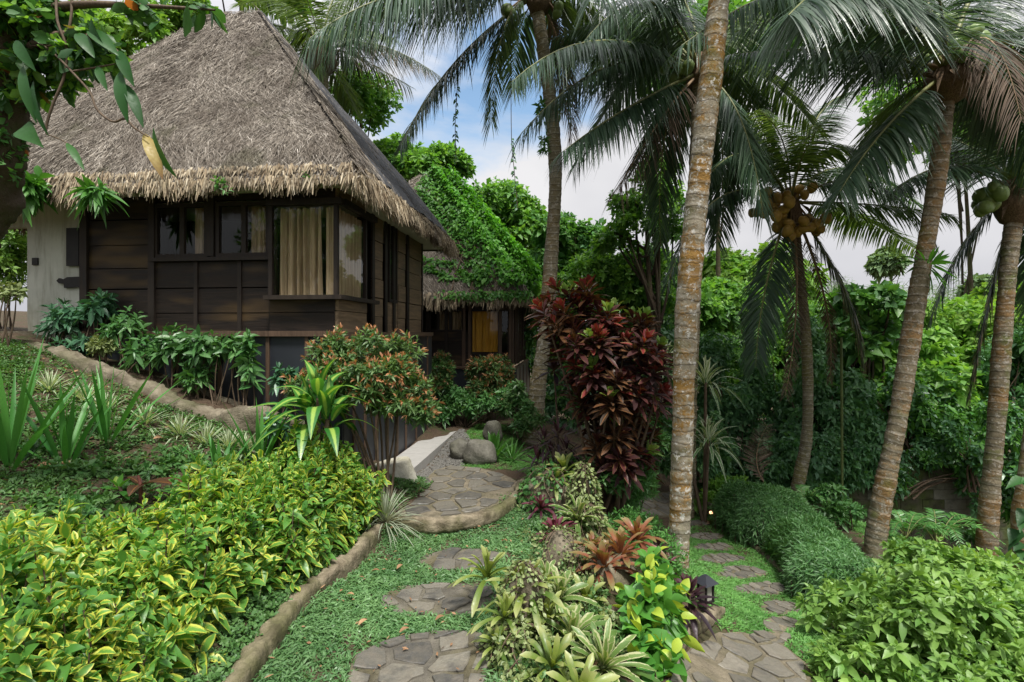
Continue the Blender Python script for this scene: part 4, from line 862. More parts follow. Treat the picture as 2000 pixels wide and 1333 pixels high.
m=MB(); m.bx(9.62,14,9.6,9.66,-2.4,-.55); m.bx(9.6,9.62,9.58,9.7,-2.5,-.4); tag(m.build('sheet_fence',M['skirt'],smooth=False),'dark sheet fence carrying on from the end of the block wall','fence')
for px,Y,h,lab in ((1587,9.6,1.5,'mossy timber post leaning by the ivy curtain'),(1640,9.66,1.5,'darker timber post between ivy and leaning palm')):
    b=G(px,Y); mb=MB(); sweep(mb,[b-np.array([0,0,.2]),b+np.array([.0,0,h/2]),b+np.array([.03,0,h])],[.085,.08,.075],8,rough=.05); tag(mb.build('timber_post',M['bark']),lab,'post')
b=G(1645,9.2); mb=MB(); sweep(mb,[b,P(1644,780,9.2),P(1643,660,9.2)],.022,8,sub=1); tag(mb.build('metal_pole',M['stem_green']),'thin green pole standing up through the creepers','pole')

# trees behind the viewer that the windows mirror
for x,y,lab in ((-7.5,-3.,'leafy tree behind the viewpoint, mirrored in the corner window'),(-11,-4.5,'second leafy tree behind the viewpoint, mirrored in the paired windows')):
    b=np.array([x,y,Tz(x,y)]); e=empty('broadleaf_tree',b,0,lab,'tree'); foliage(e,[(b+[0,0,3.0],(2.4,1.4,2.2)),(b+[0,0,1.0],(2.4,1.2,1.2))],['tree'],.3,.15,6,600,lump=16,depth=.6,name='crown'); mb=MB(); sweep(mb,[b-[0,0,.2],b+[.1,0,1.6],b+[0,0,3.2]],[.2,.15,.08],8,rough=.04); mb.build('trunk',M['bark'],e)
# ------------------------------------------------------------------ paths and kerbs
def clip(poly,p,n):
    out=[]
    for i in range(len(poly)):
        a,b=poly[i-1],poly[i]; da=(a[0]-p[0])*n[0]+(a[1]-p[1])*n[1]; db=(b[0]-p[0])*n[0]+(b[1]-p[1])*n[1]
        if (da<=0)!=(db<=0): t=da/(da-db); out.append((a[0]+(b[0]-a[0])*t,a[1]+(b[1]-a[1])*t))
        if db<=0: out.append(b)
    return out
def flag_path(name,poly,cell,base_mat,stone_mat,thick,gap=.02,zoff=.02,keep=.9,flat=None,rise=.008,label=None,cat=None,group=None,kind=None,drop=.1):
    poly=[(float(p[0]),float(p[1])) for p in poly]
    ar=sum(poly[i-1][0]*poly[i][1]-poly[i][0]*poly[i-1][1] for i in range(len(poly)))
    if ar<0: poly=poly[::-1]
    zf=(lambda x,y: flat) if flat is not None else (lambda x,y: Tz(x,y)+zoff)
    # subdivide and wobble the rim
    rim=[]
    for i in range(len(poly)):
        a=poly[i]; b=poly[(i+1)%len(poly)]; n=max(1,int(math.hypot(b[0]-a[0],b[1]-a[1])/.06))
        for j in range(n): t=j/n; rim.append((a[0]+(b[0]-a[0])*t+rng.normal(0,.006),a[1]+(b[1]-a[1])*t+rng.normal(0,.006)))
    cx=sum(p[0] for p in rim)/len(rim); cy=sum(p[1] for p in rim)/len(rim); n=len(rim)
    mb=MB(); V=[];F=[]; rings=[(1,-drop),(1,-.012),(.985,0.)]+[(f,0.) for f in (.85,.7,.55,.4,.25,.1)]
    for f,dz in rings:
        for p in rim: x=cx+(p[0]-cx)*f; y=cy+(p[1]-cy)*f; V.append((x,y,zf(x,y)+dz+(.004*math.sin(x*31+y*17) if f<.98 else 0)))
    for r in range(len(rings)-1):
        for i in range(n): F.append((r*n+i,r*n+(i+1)%n,(r+1)*n+(i+1)%n,(r+1)*n+i))
    V.append((cx,cy,zf(cx,cy))); c=len(V)-1; r=len(rings)-1
    for i in range(n): F.append((r*n+i,r*n+(i+1)%n,c))
    mb.poly(V,F)
    xs=[p[0] for p in poly]; ys=[p[1] for p in poly]; pts=[]
    for _ in range(6000):
        q=(rng.uniform(min(xs),max(xs)),rng.uniform(min(ys),max(ys)))
        if all((q[0]-s[0])**2+(q[1]-s[1])**2>(cell*.72*1)**2 for s in pts): pts.append(q)
    inner=[(cx+(p[0]-cx)*.94,cy+(p[1]-cy)*.94) for p in poly]
    for i,p in enumerate(pts):
        if rng.random()>keep: continue
        c_=inner
        for j,q in enumerate(pts):
            if j==i: continue
            d=(q[0]-p[0],q[1]-p[1]); L=math.hypot(*d)
            if L>cell*3: continue
            nn=(d[0]/L,d[1]/L); mid=((p[0]+q[0])/2-nn[0]*gap*rng.uniform(.3,1.),(p[1]+q[1])/2-nn[1]*gap*rng.uniform(.3,1.)); c_=clip(c_,mid,nn)
            if len(c_)<3: break
        if len(c_)<3: continue
        a_=.5*abs(sum(c_[k-1][0]*c_[k][1]-c_[k][0]*c_[k-1][1] for k in range(len(c_))))
        if a_<cell*cell*.12: continue
        if sum(c_[k-1][0]*c_[k][1]-c_[k][0]*c_[k-1][1] for k in range(len(c_)))<0: c_=c_[::-1]
        # chipped outline
        o=[]
        for k in range(len(c_)):
            a=c_[k-1]; b=c_[k]; m_=max(1,int(math.hypot(b[0]-a[0],b[1]-a[1])/.05))
            for t in range(m_): o.append((a[0]+(b[0]-a[0])*t/m_+rng.normal(0,.005),a[1]+(b[1]-a[1])*t/m_+rng.normal(0,.005)))
        sx=sum(q[0] for q in o)/len(o); sy_=sum(q[1] for q in o)/len(o); n=len(o); V=[]; tx,ty=rng.normal(0,.022,2); rz_=rng.uniform(-.004,.004)
        for f,dz in ((1,-.01),(1,rise*.6),(.95,rise),(.5,rise+.001)):
            for q in o: x=sx+(q[0]-sx)*f; y=sy_+(q[1]-sy_)*f; V.append((x,y,zf(x,y)+dz+rz_+tx*(x-sx)+ty*(y-sy_)+.003*math.sin(x*40+y*23)))
        V.append((sx,sy_,zf(sx,sy_)+rise+.001+rz_)); F=[(r*n+k,r*n+(k+1)%n,(r+1)*n+(k+1)%n,(r+1)*n+k) for r in range(3) for k in range(n)]+[(3*n+k,3*n+(k+1)%n,4*n) for k in range(n)]
        mb.poly(V,F,np.full((len(V),3),rng.random()),1)
    return tag(mb.build(name,[M[base_mat],M[stone_mat]],smooth=False),label,cat,group,kind)
PADS=[]                                        # outlines kept clear of grass
def gp(l,dz=0.): return [GP(*q,dz)[:2] for q in l]
def Zpt(px,py,z): Y=(H-z)/((py-650)/1000); return ((px-1000)/1000*Y,Y)
pat=[Zpt(*q,.085) for q in ((735,1003),(800,1012),(862,1013),(930,1004),(975,985),(1001,963),(1012,940),(985,926),(940,914),(880,909),(850,918),(820,945))]
flag_path('patio',pat,.31,'mortar','slate',.1,.035,keep=.92,flat=.085,rise=.014,kind='structure',drop=.2); PADS.append(pat)
# rounded rim of the patio
rimp=[np.array([*Zpt(a,b,.10),.055]) for a,b in ((735,1008),(800,1016),(862,1017),(935,1007),(983,988),(1010,964),(1018,940))]
tag((lambda mb:(sweep(mb,rimp,.052,16,rough=.03,sub=30,flat=(1,1.35),rect=True,fbm=.18),mb)[1])(MB()).build('kerb',M['kerb']),'rounded cement rim around the flagstone patio','kerb')
for l,lab in (([(672,1333),(690,1283),(745,1256),(810,1241),(880,1232),(940,1236),(965,1262),(962,1300),(950,1345),(920,1420),(720,1420),(665,1380)],'broad wet stepping slab partly out of view at the start of the lawn path'),
  ([(735,1178),(745,1163),(790,1147),(860,1142),(955,1142),(972,1165),(955,1192),(900,1206),(830,1210),(770,1200)],'oval flagstone stepping slab in the middle of the lawn path'),
  ([(814,1100),(828,1086),(880,1073),(950,1074),(985,1088),(965,1108),(905,1117),(840,1117)],'small flagstone stepping slab next to the patio rim')):
    q=gp(l); flag_path('stepping_slab',q,.25,'mortar_wet','slate',.08,.03,.012,.86,rise=.013,label=lab,cat='stepping slab',group='stepping slabs on the lawn'); PADS.append(q)
def ell(cx,cy,w,h,n=14): return [(cx+w*.5*math.cos(a)*(1+.12*math.sin(3*a+cx)),cy+h*.5*math.sin(a)) for a in np.linspace(0,2*math.pi,n,endpoint=False)]
_labs=['farthest','seventh','sixth','fifth','fourth','third','second','first']
RP=[(1362,1024,56,11),(1380,1050,72,14),(1394,1070,84,15),(1408,1092,94,19),(1446,1120,100,25),(1488,1152,108,25),(1522,1190,84,28),(1524,1222,70,32),(1505,1250,84,30)]
_rl=['tiny flagstone slab emerging behind the thick palm, first of the slope path','flagstone slab of the slope path, second from the thick palm','flagstone slab of the slope path, third from the thick palm','flagstone slab of the slope path, fourth from the thick palm','wide flagstone slab of the slope path beside the big palm foot','wide flagstone slab on the slope path opposite the lamp','flagstone slab of the slope path touching the bright green bush','half covered flagstone slab under the edge of the bright green bush','flagstone slab joining the lower paved landing']
for q,lab in zip(RP,_rl):
    l=gp(ell(*q)); flag_path('stepping_slab',l,.2,'mortar','slate_tan',.06,.02,.012,.97,rise=.013,label=lab,cat='stepping slab',group='stepping slabs down the slope'); PADS.append(l)
l=gp([(1300,1345),(1318,1300),(1350,1268),(1395,1242),(1450,1238),(1520,1256),(1575,1300),(1600,1400),(1450,1460),(1290,1420)]); flag_path('paved_landing',l,.25,'mortar','slate_tan',.1,.03,.02,.92,rise=.014,kind='structure'); PADS.append(l)
l=gp([(1225,1000),(1240,982),(1270,968),(1320,962),(1350,975),(1345,1005),(1290,1012)]); flag_path('garden_path',l,.3,'mortar','slate_tan',.1,.04,.03,.95,rise=.01,kind='structure'); PADS.append(l)
# kerb of the hedge bed
kp=[np.array([*Zpt(a,b,.17),.06]) for a,b in ((400,1420),(455,1318),(530,1222),(575,1165),(612,1130),(655,1100),(690,1072),(712,1045),(735,1022))]
kp=[np.array([kp[0][0]-.25,kp[0][1]-.9,.065])]+kp
mb=MB(); sweep(mb,kp,[.056,.054,.058,.062,.057,.054,.058,.05,.052,.05],22,rough=.03,sub=60,flat=(.95,1.75),rect=True,fbm=.22,fs=8.,ring=(.5,.09)); tag(mb.build('kerb',M['kerb']),'long rough cement kerb between the yellow edged hedge and the lawn','kerb')
kr=[GP(*q)+np.array([0,0,.03]) for q in ((1318,1275),(1345,1240),(1372,1222),(1400,1206),(1412,1200))]
mb=MB(); sweep(mb,kr,[.04,.05,.045,.04,.025],14,rough=.03,sub=24,flat=(1,1.2),rect=True,fbm=.25); tag(mb.build('kerb',M['kerb']),'short cement kerb along the paved landing below the lime leaved shrub','kerb')
kr=[GP(*q)+np.array([0,0,.0]) for q in ((1385,985),(1440,1040),(1480,1075),(1520,1110),(1560,1150))]
mb=MB(); sweep(mb,kr,.05,8,rough=.05,sub=10); tag(mb.build('kerb',M['root']),'low cement edging at the foot of the bamboo hedge','kerb')
# wandering retaining wall shaped like a root
rt=[P(60,690,6.2),P(110,702,6.),P(200,735,5.8),P(280,775,5.7),P(350,812,5.6),P(420,830,5.6),P(480,845,5.6),P(530,862,5.7),P(600,885,5.9)]
rt=[np.array([p[0],p[1],Tz(p[0],p[1])+.10]) if i>5 else p-np.array([0,0,.03]) for i,p in enumerate(rt)]
mb=MB(); sweep(mb,rt,[.12,.11,.115,.13,.15,.135,.12,.11,.09],18,rough=.03,sub=24,flat=(.75,1.4),rect=True,fbm=.2,fs=6.); tag(mb.build('retaining_kerb',M['root']),'weathered cement kerb shaped like a tree root, curving down from the hut door','kerb')
rt=[P(300,745,6.25),P(370,768,6.2),P(440,795,6.15),P(500,815,6.1),P(560,830,6.1)]
mb=MB(); sweep(mb,rt,[.07,.09,.09,.08,.06],10,rough=.06,sub=8,flat=(.8,1.3)); tag(mb.build('retaining_kerb',M['root']),'smaller mossy cement kerb under the shrubs by the hut skirt','kerb')
def rock(name,label,c,r,mat='boulder',seed=0,cat='boulder',group=None):
    n=20;k=14;V=[];c=np.array(c,float);r=np.array(r)*np.ones(3); ph=rng.uniform(0,6,8)
    for i in range(k+1):
        a=math.pi*i/k
        for j in range(n):
            b=2*math.pi*j/n; d=np.array([math.sin(a)*math.cos(b),math.sin(a)*math.sin(b),math.cos(a)])
            s=1+.09*math.sin(3*d[0]+ph[0])*math.cos(2*d[1]+ph[1])+.07*math.sin(5*d[2]+4*d[0]+ph[2])+.03*math.sin(11*d[1]+ph[3]+7*d[2]); V.append(c+d*r*s)
    F=[[i*n+j,i*n+(j+1)%n,(i+1)*n+(j+1)%n,(i+1)*n+j] for i in range(k) for j in range(n)]
    return tag(MB().add(V,F).build(name,M[mat]),label,cat,group)
def onground(px,py): return GP(px,py)
g=P(938,895,7.9); rock('boulder','big smooth grey boulder in front of the fern clump',(g[0],8.,.10),(.27,.22,.24))
rock('boulder','smaller boulder tucked beside the big grey boulder and the gravel',(P(898,880,8.2)[0],8.3,.08),(.17,.17,.2))
rock('boulder','pale lichened boulder behind the fern clump',(P(962,830,9.2)[0],9.2,.2),(.17,.17,.24))
rock('boulder','low dark stone under the far end of the yellow edged hedge',(P(400,950,4.4)[0],4.4,Tz(-2.64,4.4)+.03),(.22,.12,.07))
mb=MB(); c=np.array([P(766,930,6.5)[0],6.5,0.]); sweep(mb,[c+np.array([.05,0,-.1]),c+np.array([.03,0,.1]),c+np.array([0,0,.30]),c+np.array([-.01,0,.36])],[.31,.285,.25,.235],20,rough=.015,sub=8,fbm=.05,fs=4.); tag(mb.build('stone_stump',M['white_stone']),'pale limewashed cement stump at the corner of the tiled walk','stump')
# gravel strip
gl=[F1.w(XS+.52,.5,0)[:2],F1.w(XS+.85,.6,0)[:2],F1.w(XS+1.05,1.8,0)[:2],F1.w(XS+.9,3.2,0)[:2],F1.w(XS+.62,4.,0)[:2],F1.w(XS+.52,4.,0)[:2]]
q=scatter(gl,2600); mb=MB()
for s_,a in ((.018,1700),(.03,900)):
    p=q[:a]; q=q[a:]; z=T(p[:,0],p[:,1]); n=len(p)
    oc=np.array([[1,0,0],[-1,0,0],[0,1,0],[0,-1,0],[0,0,1],[0,0,-1.]]); V=np.stack([p[:,0],p[:,1],z+.008],1)[:,None]+oc[None]*(s_*rng.uniform(.5,1.2,(n,6,1)))*np.array([1,1,.6])
    f=np.array([[0,2,4],[2,1,4],[1,3,4],[3,0,4],[2,0,5],[1,2,5],[3,1,5],[0,3,5]]); mb.add(V.reshape(-1,3),((np.arange(n)*6)[:,None,None]+f[None]).reshape(-1,3))
tag(mb.build('gravel',M['gravel'],smooth=False),'grey gravel strip beside the tiled walk','gravel',kind='stuff'); PADS.append(gl)
# ------------------------------------------------------------------ lawn
def blades(poly,n,L,W,mat,name,label,bend=.5,lean=.7,cat='grass'):
    p=scatter(poly,int(n)); keep=np.ones(len(p),bool)
    for q in PADS:
        qa=np.asarray(q); c=qa.mean(0); keep&=~inpoly(p[:,0],p[:,1],c+(qa-c)*.93)
    lo=np.sin(p[:,0]*4.3+1.3*np.sin(p[:,1]*3.1))*np.sin(p[:,1]*5.2+np.sin(p[:,0]*6.)); keep&=rng.random(len(p))<np.clip(.95+.75*lo,.12,1.)
    p=p[keep]; n=len(p); z=T(p[:,0],p[:,1])
    cl=np.sin(p[:,0]*9+2*np.sin(p[:,1]*7))*np.sin(p[:,1]*11+np.sin(p[:,0]*5)); 
    a=rng.uniform(0,6.28,n); d=np.stack([np.cos(a)*lean,np.sin(a)*lean,rng.uniform(.25,1.1,n)],1)
    mb=MB(); Ls=L*rng.uniform(.55,1.3,n)*(1+.22*cl)
    leaves(mb,np.stack([p[:,0],p[:,1],z-.004],1),d,np.array([0,0,1.])+rng.normal(0,.4,(n,3)),Ls,W*rng.uniform(.7,1.2,n),S=2,across=2,droop=bend,prof='lance',rnd=np.clip(rng.random(n)*.7+.25*cl+.1,0,1))
    return tag(mb.build(name,M[mat]),label,cat,kind='stuff')
k2=[tuple(p[:2]) for p in kp]
lawn=[(k2[i][0]+.06,k2[i][1]) for i in range(len(k2))]+[(-1.3,5.35),(-.9,5.5),(-.5,5.5),(-.15,5.7),(.05,6.1),(.12,6.7),(.6,6.2),(.35,5.),(.3,4.4),(.12,3.7),(.1,3.2),(.0,2.6),(0,1.6)]
near=[p for p in lawn]
blades(near,76000,.09,.0115,'lawn','grass','short broad bladed lawn around the stepping slabs')
lawn2=[(-1.05,7.55),(-.5,7.6),(.1,7.4),(.4,7.),(.75,8),(.6,10),(.2,10.6),(-.75,10.6),(-.95,9.5),(-.8,8.4)]
blades(lawn2,30000,.075,.009,'lawn_r','grass','lawn around the boulders by the gravel strip')
rl=[GP(*q)[:2] for q in ((1440,1240),(1400,1222),(1370,1190),(1345,1120),(1345,1050),(1350,1000),(1385,975),(1425,1000),(1480,1070),(1545,1125),(1600,1180),(1640,1250),(1600,1310),(1500,1250))]
blades(rl,46000,.075,.0105,'lawn_r','grass','bright lawn along the slope path')
bank=[GP(*q)[:2] for q in ((1700,1140),(1700,1080),(1640,1010),(1700,985),(1760,1000),(1830,1075),(1920,1120),(1999,1160),(2050,1250),(1900,1240))]
blades(bank,24000,.13,.011,'lawn_r','undergrowth','wild bright grass on the bank under the leaning palm',.6,.6,'undergrowth')
blades([(5.2,4.2),(6.2,6.2),(7.6,7.4),(9.2,8.6),(14,8.8),(16,4.5),(11,2.5),(6,2.8)],26000,.14,.013,'lawn_r','undergrowth','rough grass running down the open bank',.6,.6,'undergrowth')
# weeds on the brown bed
bed=[(-1.75,2.2),(-2.2,1.4),(-3.6,1.6),(-6.,5.6),(-6.6,6.3),(-5.2,5.9),(-3.9,5.5),(-2.9,5.5),(-2.2,5.6),(-1.9,6.2),(-1.3,6.9),(-.95,6.9),(-1.15,5.6),(-1.4,5.3),(-1.4,4.7),(-1.6,3.5)]
p=scatter(bed,15000); cl=np.sin(p[:,0]*3.1+1.7*np.sin(p[:,1]*2.3))*np.sin(p[:,1]*3.7)+.5*np.sin(p[:,0]*11)*np.sin(p[:,1]*9); p=p[rng.random(len(p))<.5+.45*cl]
z=T(p[:,0],p[:,1]); mb=MB(); shoots(mb,np.stack([p[:,0],p[:,1],z+.03],1),np.array([[0,0,1.]])+rng.normal(0,.3,(len(p),3)),5,.05,.026,ang=(35,95),stem=.03,S=2,droop=.2)
p=scatter(bed,9000); z=T(p[:,0],p[:,1]); a=rng.uniform(0,6.28,len(p)); leaves(mb,np.stack([p[:,0],p[:,1],z],1),np.stack([np.cos(a),np.sin(a),rng.uniform(.2,1.4,len(p))],1),np.array([0,0,1.]),rng.uniform(.05,.15,len(p)),.007,S=2,across=2,droop=.6,prof='lance')
kk=np.array([p_[:2] for p_ in kp]); tq=rng.uniform(0,len(kk)-1,1500); px_=np.interp(tq,np.arange(len(kk)),kk[:,0])-rng.uniform(.03,.3,1500); py_=np.interp(tq,np.arange(len(kk)),kk[:,1]); shoots(mb,np.stack([px_,py_,T(px_,py_)+rng.uniform(.02,.09,1500)],1),np.array([[.2,-.2,1.]])+rng.normal(0,.3,(1500,3)),6,.036,.024,ang=(35,95),stem=.04,S=2,droop=.2)
tag(mb.build('weeds',M['weed']),'small weeds scattered over the brown soil bed','weeds',kind='stuff')
mb=MB(); p=scatter(bed,900); z=T(p[:,0],p[:,1]); a=rng.uniform(0,6.28,len(p)); leaves(mb,np.stack([p[:,0],p[:,1],z+.006],1),np.stack([np.cos(a),np.sin(a),rng.uniform(-.1,.3,len(p))],1),np.array([0,0,1.])+rng.normal(0,.4,(len(p),3)),rng.uniform(.03,.08,len(p)),rng.uniform(.012,.03,len(p)),S=2,droop=-.1,fold=.4)
p=scatter(near,170); keep=np.ones(len(p),bool); z=T(p[:,0],p[:,1]); a=rng.uniform(0,6.28,len(p)); leaves(mb,np.stack([p[:,0],p[:,1],z+.035],1),np.stack([np.cos(a),np.sin(a),0*a+.05],1),np.array([0,0,1.])+rng.normal(0,.3,(len(p),3)),rng.uniform(.02,.05,len(p)),rng.uniform(.008,.02,len(p)),S=2,droop=-.1,fold=.4)
tag(mb.build('leaf_litter',M['dead']),'dry leaf litter on the soil bed and the lawn','leaf litter',kind='stuff')
# ------------------------------------------------------------------ hedges
hp=[(-1.68,1.5),(-3.0,1.5),(-2.95,2.5),(-2.6,3.2),(-2.4,4.1),(-2.2,4.9),(-1.9,5.4),(-1.33,5.3),(-1.30,4.8),(-1.50,3.8),(-1.72,3.1)]
p=scatter(hp,1550); hpa=np.array(hp)
def edge_d(p,poly):
    d=np.full(len(p),9.)
    for i in range(len(poly)):
        a=poly[i-1];b=poly[i];ab=b-a;t=np.clip(((p-a)@ab)/(ab@ab),0,1); d=np.minimum(d,np.linalg.norm(p-(a+t[:,None]*ab),axis=1))
    return d
ed=edge_d(p,hpa); top=np.array([0,0,1.])
hh=(.44+.085*np.clip(p[:,1]-2.5,0,3)+.08*np.sin(p[:,0]*6+p[:,1]*4)+rng.normal(0,.06,len(p)))*np.clip(.55+ed*2.2,.0,1.)
hh[rng.random(len(p))<.3]*=rng.uniform(.55,.85)
tips=np.stack([p[:,0],p[:,1],T(p[:,0],p[:,1])+hh],1)
cen=hpa.mean(0); outw=np.array([.5,-.2])*np.clip(1-ed*3.5,0,1)[:,None]
D=nrm(np.concatenate([outw,np.ones((len(p),1))],1)+rng.normal(0,.22,(len(p),3)))
e=empty('hedge',(-2.1,3.6,Tz(-2.1,3.6)),0,'long low hedge of yellow edged green leaves behind the cement kerb','hedge')
mb=MB(); shoots(mb,tips,D,11,.115,.045,ang=(15,98),stem=.20,S=5,droop=.42,fold=.32,prof='oval',jit=.22); mb.build('foliage',M['varieg'],e)
mb=MB()
for i in range(0,len(p),4):
    b=np.array([p[i,0]-outw[i,0]*.3,p[i,1],0]); b[2]=Tz(b[0],b[1])-.03; sweep(mb,[b,(b+tips[i])/2+rng.normal(0,.02,3),tips[i]],[.008,.006,.003],5,sub=2,cap=False)
mb.build('stem',M['stem'],e)
def mound(name,label,poly,h,mat,L,W,k,n,lean=.3,prof='lance',droop=.4,side=True,cat='hedge',ang=(20,100),stem=.12):
    p=scatter(poly,n); pa=np.array([q[:2] for q in poly]); d=edge_d(p,pa); hh=h*np.clip(d/(h*.4),0.02,1)**.32*(1+rng.normal(0,.045,len(p))+.05*np.sin(p[:,0]*7)*np.sin(p[:,1]*6))
    low=rng.random(len(p))<.25; hh[low]*=rng.uniform(.4,.9,low.sum())
    c=pa.mean(0); o=nrm(p-c); D=nrm(np.concatenate([o*np.clip(1-d/h,0,1)[:,None],np.ones((len(p),1))*.8],1)+rng.normal(0,.3,(len(p),3)))
    e=empty(name,(c[0],c[1],Tz(*c)),0,label,cat); mb=MB(); tp=np.stack([p[:,0],p[:,1],T(p[:,0],p[:,1])+hh],1)
    shoots(mb,tp,D,k,L,W,ang=ang,stem=stem,S=2,droop=droop,prof=prof); mb.build('foliage',M[mat],e)
    mb=MB()
    for i in range(0,len(p),max(1,len(p)//50)):
        b=np.array([p[i,0],p[i,1],Tz(*p[i])-.03]); sweep(mb,[b,tp[i]],[.01,.004],5,sub=1,cap=False)
    mb.build('stem',M['stem'],e); return e
mound('hedge','clipped far block of dwarf bamboo hedge below the mossy palm',[(3.05,7.9),(3.2,7.2),(3.55,6.9),(4.3,7.1),(4.35,7.6),(4.0,8.2),(3.4,8.4)],.60,'bamboo',.095,.016,9,2800)
mound('hedge','shaggy dwarf bamboo hedge running along the slope path to the bright green bush',[(3.4,6.95),(3.3,6.3),(3.0,5.5),(3.0,4.9),(3.4,4.6),(3.65,4.9),(4.05,5.9),(4.2,6.7),(4.0,7.0)],.52,'bamboo',.10,.016,9,4200)
# fresh green bush at the corner
bb=[((3.15,3.75,-.42),(.95,.75,.62)),((2.55,3.35,-.55),(.62,.6,.55)),((3.7,4.2,-.4),(.8,.6,.6)),((2.9,2.9,-.7),(.7,.5,.5))]
bush('bush','large bush of small fresh green leaves beside the slope path','bush',(3.1,3.7,Tz(3.1,3.7)),bb,'shrub_r',.095,.042,12,2500,depth=.25,upb=.7,lump=26,zmin=-.3,stem=.10,ang=(20,95),S=3,sr=.012,sn=6,droop=.3,prof='oval',spread=.2)
# ------------------------------------------------------------------ single plants
def rosette(name,label,c,n,L,W,mat,ang=(8,95),droop=.35,prof='rosl',S=5,cat='plant',group=None,dirn=(0,0,1),fold=.35,base=.03,stem=None,parent=None,jit=.12,curl=0.):
    c=np.array(c,float); e=parent or empty(name,c,0,label,cat,group)
    i=np.arange(n); f=(i+.5)/n; ph=i*2.39996+rng.normal(0,.15,n); th=np.radians(ang[0]+(ang[1]-ang[0])*f**.8)+rng.normal(0,jit,n)
    dn=nrm(np.array([dirn],float)); u,v=ortho(dn); ra=np.cos(ph)[:,None]*u+np.sin(ph)[:,None]*v
    d=dn*np.cos(th)[:,None]+ra*np.sin(th)[:,None]; b=c+ra*base*f[:,None]-dn*(base*1.5*f)[:,None]
    mb=MB(); Ls=L*(.62+.38*np.minimum(f*2,1))*rng.uniform(.85,1.1,n)
    leaves(mb,b,d,dn+rng.normal(0,.08,(n,3)),Ls,W*rng.uniform(.85,1.1,n),S=S,droop=droop*f,fold=fold,prof=prof,curl=curl,rnd=np.clip(1-f+rng.normal(0,.2,n),0,1))
    mb.build('rosette',M[mat],e)
    if stem is not None:
        sb=MB(); sweep(sb,[np.array(stem),(np.array(stem)+c)/2+np.array([.02,0,0]),c],[.018,.014,.012],6,cap=False); sb.build('stem',M['stem'],e)
    return e
# bromeliads of the island bed
BR=[(952,1112,3.75,66,14,'brom','lone yellow green bromeliad leaning over the small stepping slab'),
 (1030,1140,3.4,76,18,'brom','large pale yellow bromeliad crowning the vine draped stump'),
 (1092,1158,3.55,72,18,'brom_pale','cream leaved bromeliad just behind the vine draped stump'),
 (1142,1168,3.65,62,16,'brom','upright yellow bromeliad next to the lime leaved shrub'),
 (1066,1128,3.9,52,14,'brom_pale','small cream bromeliad tucked below the mossy island rock'),
 (1118,1236,3.2,84,20,'brom_pale','bromeliad with a rusty centre above the white edged one'),
 (1178,1290,2.95,98,30,'brom_pale','broad white edged bromeliad with many narrow leaves at the tip of the island bed'),
 (1078,1290,2.9,78,14,'brom','olive bromeliad with a brown cup beside the white edged one'),
 (1128,1345,2.7,88,16,'brom','bright green bromeliad cut by the lower picture edge'),
 (985,1192,3.2,56,14,'brom','yellow bromeliad hugging the lawn side of the vine draped stump'),
 (972,1248,3.1,50,13,'brom','faded bromeliad low on the lawn side of the vine draped stump'),
 (1070,1198,3.3,64,15,'brom','leafy green bromeliad between the stump and the rusty centred one'),
 (1180,1096,4.,66,17,'brom_red','rust red bromeliad drooping in front of its two neighbours'),
 (1212,1072,4.15,68,17,'brom_red','tall orange red bromeliad in the middle of the rusty group'),
 (1244,1042,4.5,58,18,'brom_red','rosy red bromeliad closest to the thick lichened trunk'),
 (1160,1068,4.3,48,14,'brom_red','slender red bromeliad on the lawn side of the rusty group'),
 (1086,1034,4.9,44,20,'brom_dark','purple black bromeliad at the edge of the lawn'),
 (1104,912,6.,48,14,'brom','yellow bromeliad on top of the far vine mound'),
 (1084,934,5.8,44,13,'brom','second yellow bromeliad slightly below the one on the far vine mound'),
 (1128,1004,5.2,60,16,'brom_pale','cream striped bromeliad half way up the far vine mound'),
 (1056,985,5.6,36,14,'brom_dark','small dull red bromeliad under the far vine mound'),
 (1302,1098,4.7,34,14,'brom_dark','low wine red bromeliad at the foot of the thick lichened trunk')]
for px,py,Y,lp,n,mt,lab in BR:
    L=lp*Y/1000*1.15; rosette('bromeliad',lab,P(px,py+lp*.15,Y),int(n*1.5),L,L*(.165 if n<25 else .12),mt,(6,98),.5,S=7,fold=.5,curl=.06,cat='bromeliad',group='bromeliads of the island bed',dirn=(rng.normal(0,.15),-.15+rng.normal(0,.1),1))
# mounds, stumps and what trails over them
def drape(name,label,blobs,mat,L,n,cat='vine',hang=.5,W=.7,base=None,rockmat='kerb',seg=True):
    c=np.array(blobs[0][0]); e=empty(name,(c[0],c[1],Tz(c[0],c[1])),0,label,cat)
    mb=MB(); T_,D=blob_tips(blobs,n,0,.15,-.6); D2=nrm(D+np.array([0,0,-hang])+rng.normal(0,.5,D.shape)); leaves(mb,T_+D*.02,D2,D,L*rng.uniform(.6,1.2,n if len(T_)==n else len(T_)),L*W,S=2,prof='oval',fold=.15,droop=.2); mb.build('foliage',M[mat],e)
    vb=MB()
    for i in range(26):
        c,r=blobs[i%len(blobs)]; r=np.array(r)*np.ones(3); a=rng.uniform(0,6.28); q=np.linspace(.2,2.4,7); aa=a+.4*np.sin(q*2+i)
        sweep(vb,np.array(c)+np.stack([np.sin(q)*np.cos(aa),np.sin(q)*np.sin(aa),np.cos(q)],1)*r*1.02,.005,4,sub=2,cap=False)
    vb.build('stem',M['stem'],e); return e
def at(px,py,Y): return P(px,py,Y)
rock('rock','mossy rock inside the vine draped stump',(at(1030,1240,3.38)[0],3.42,.16),(.13,.13,.30),'root',cat='rock')
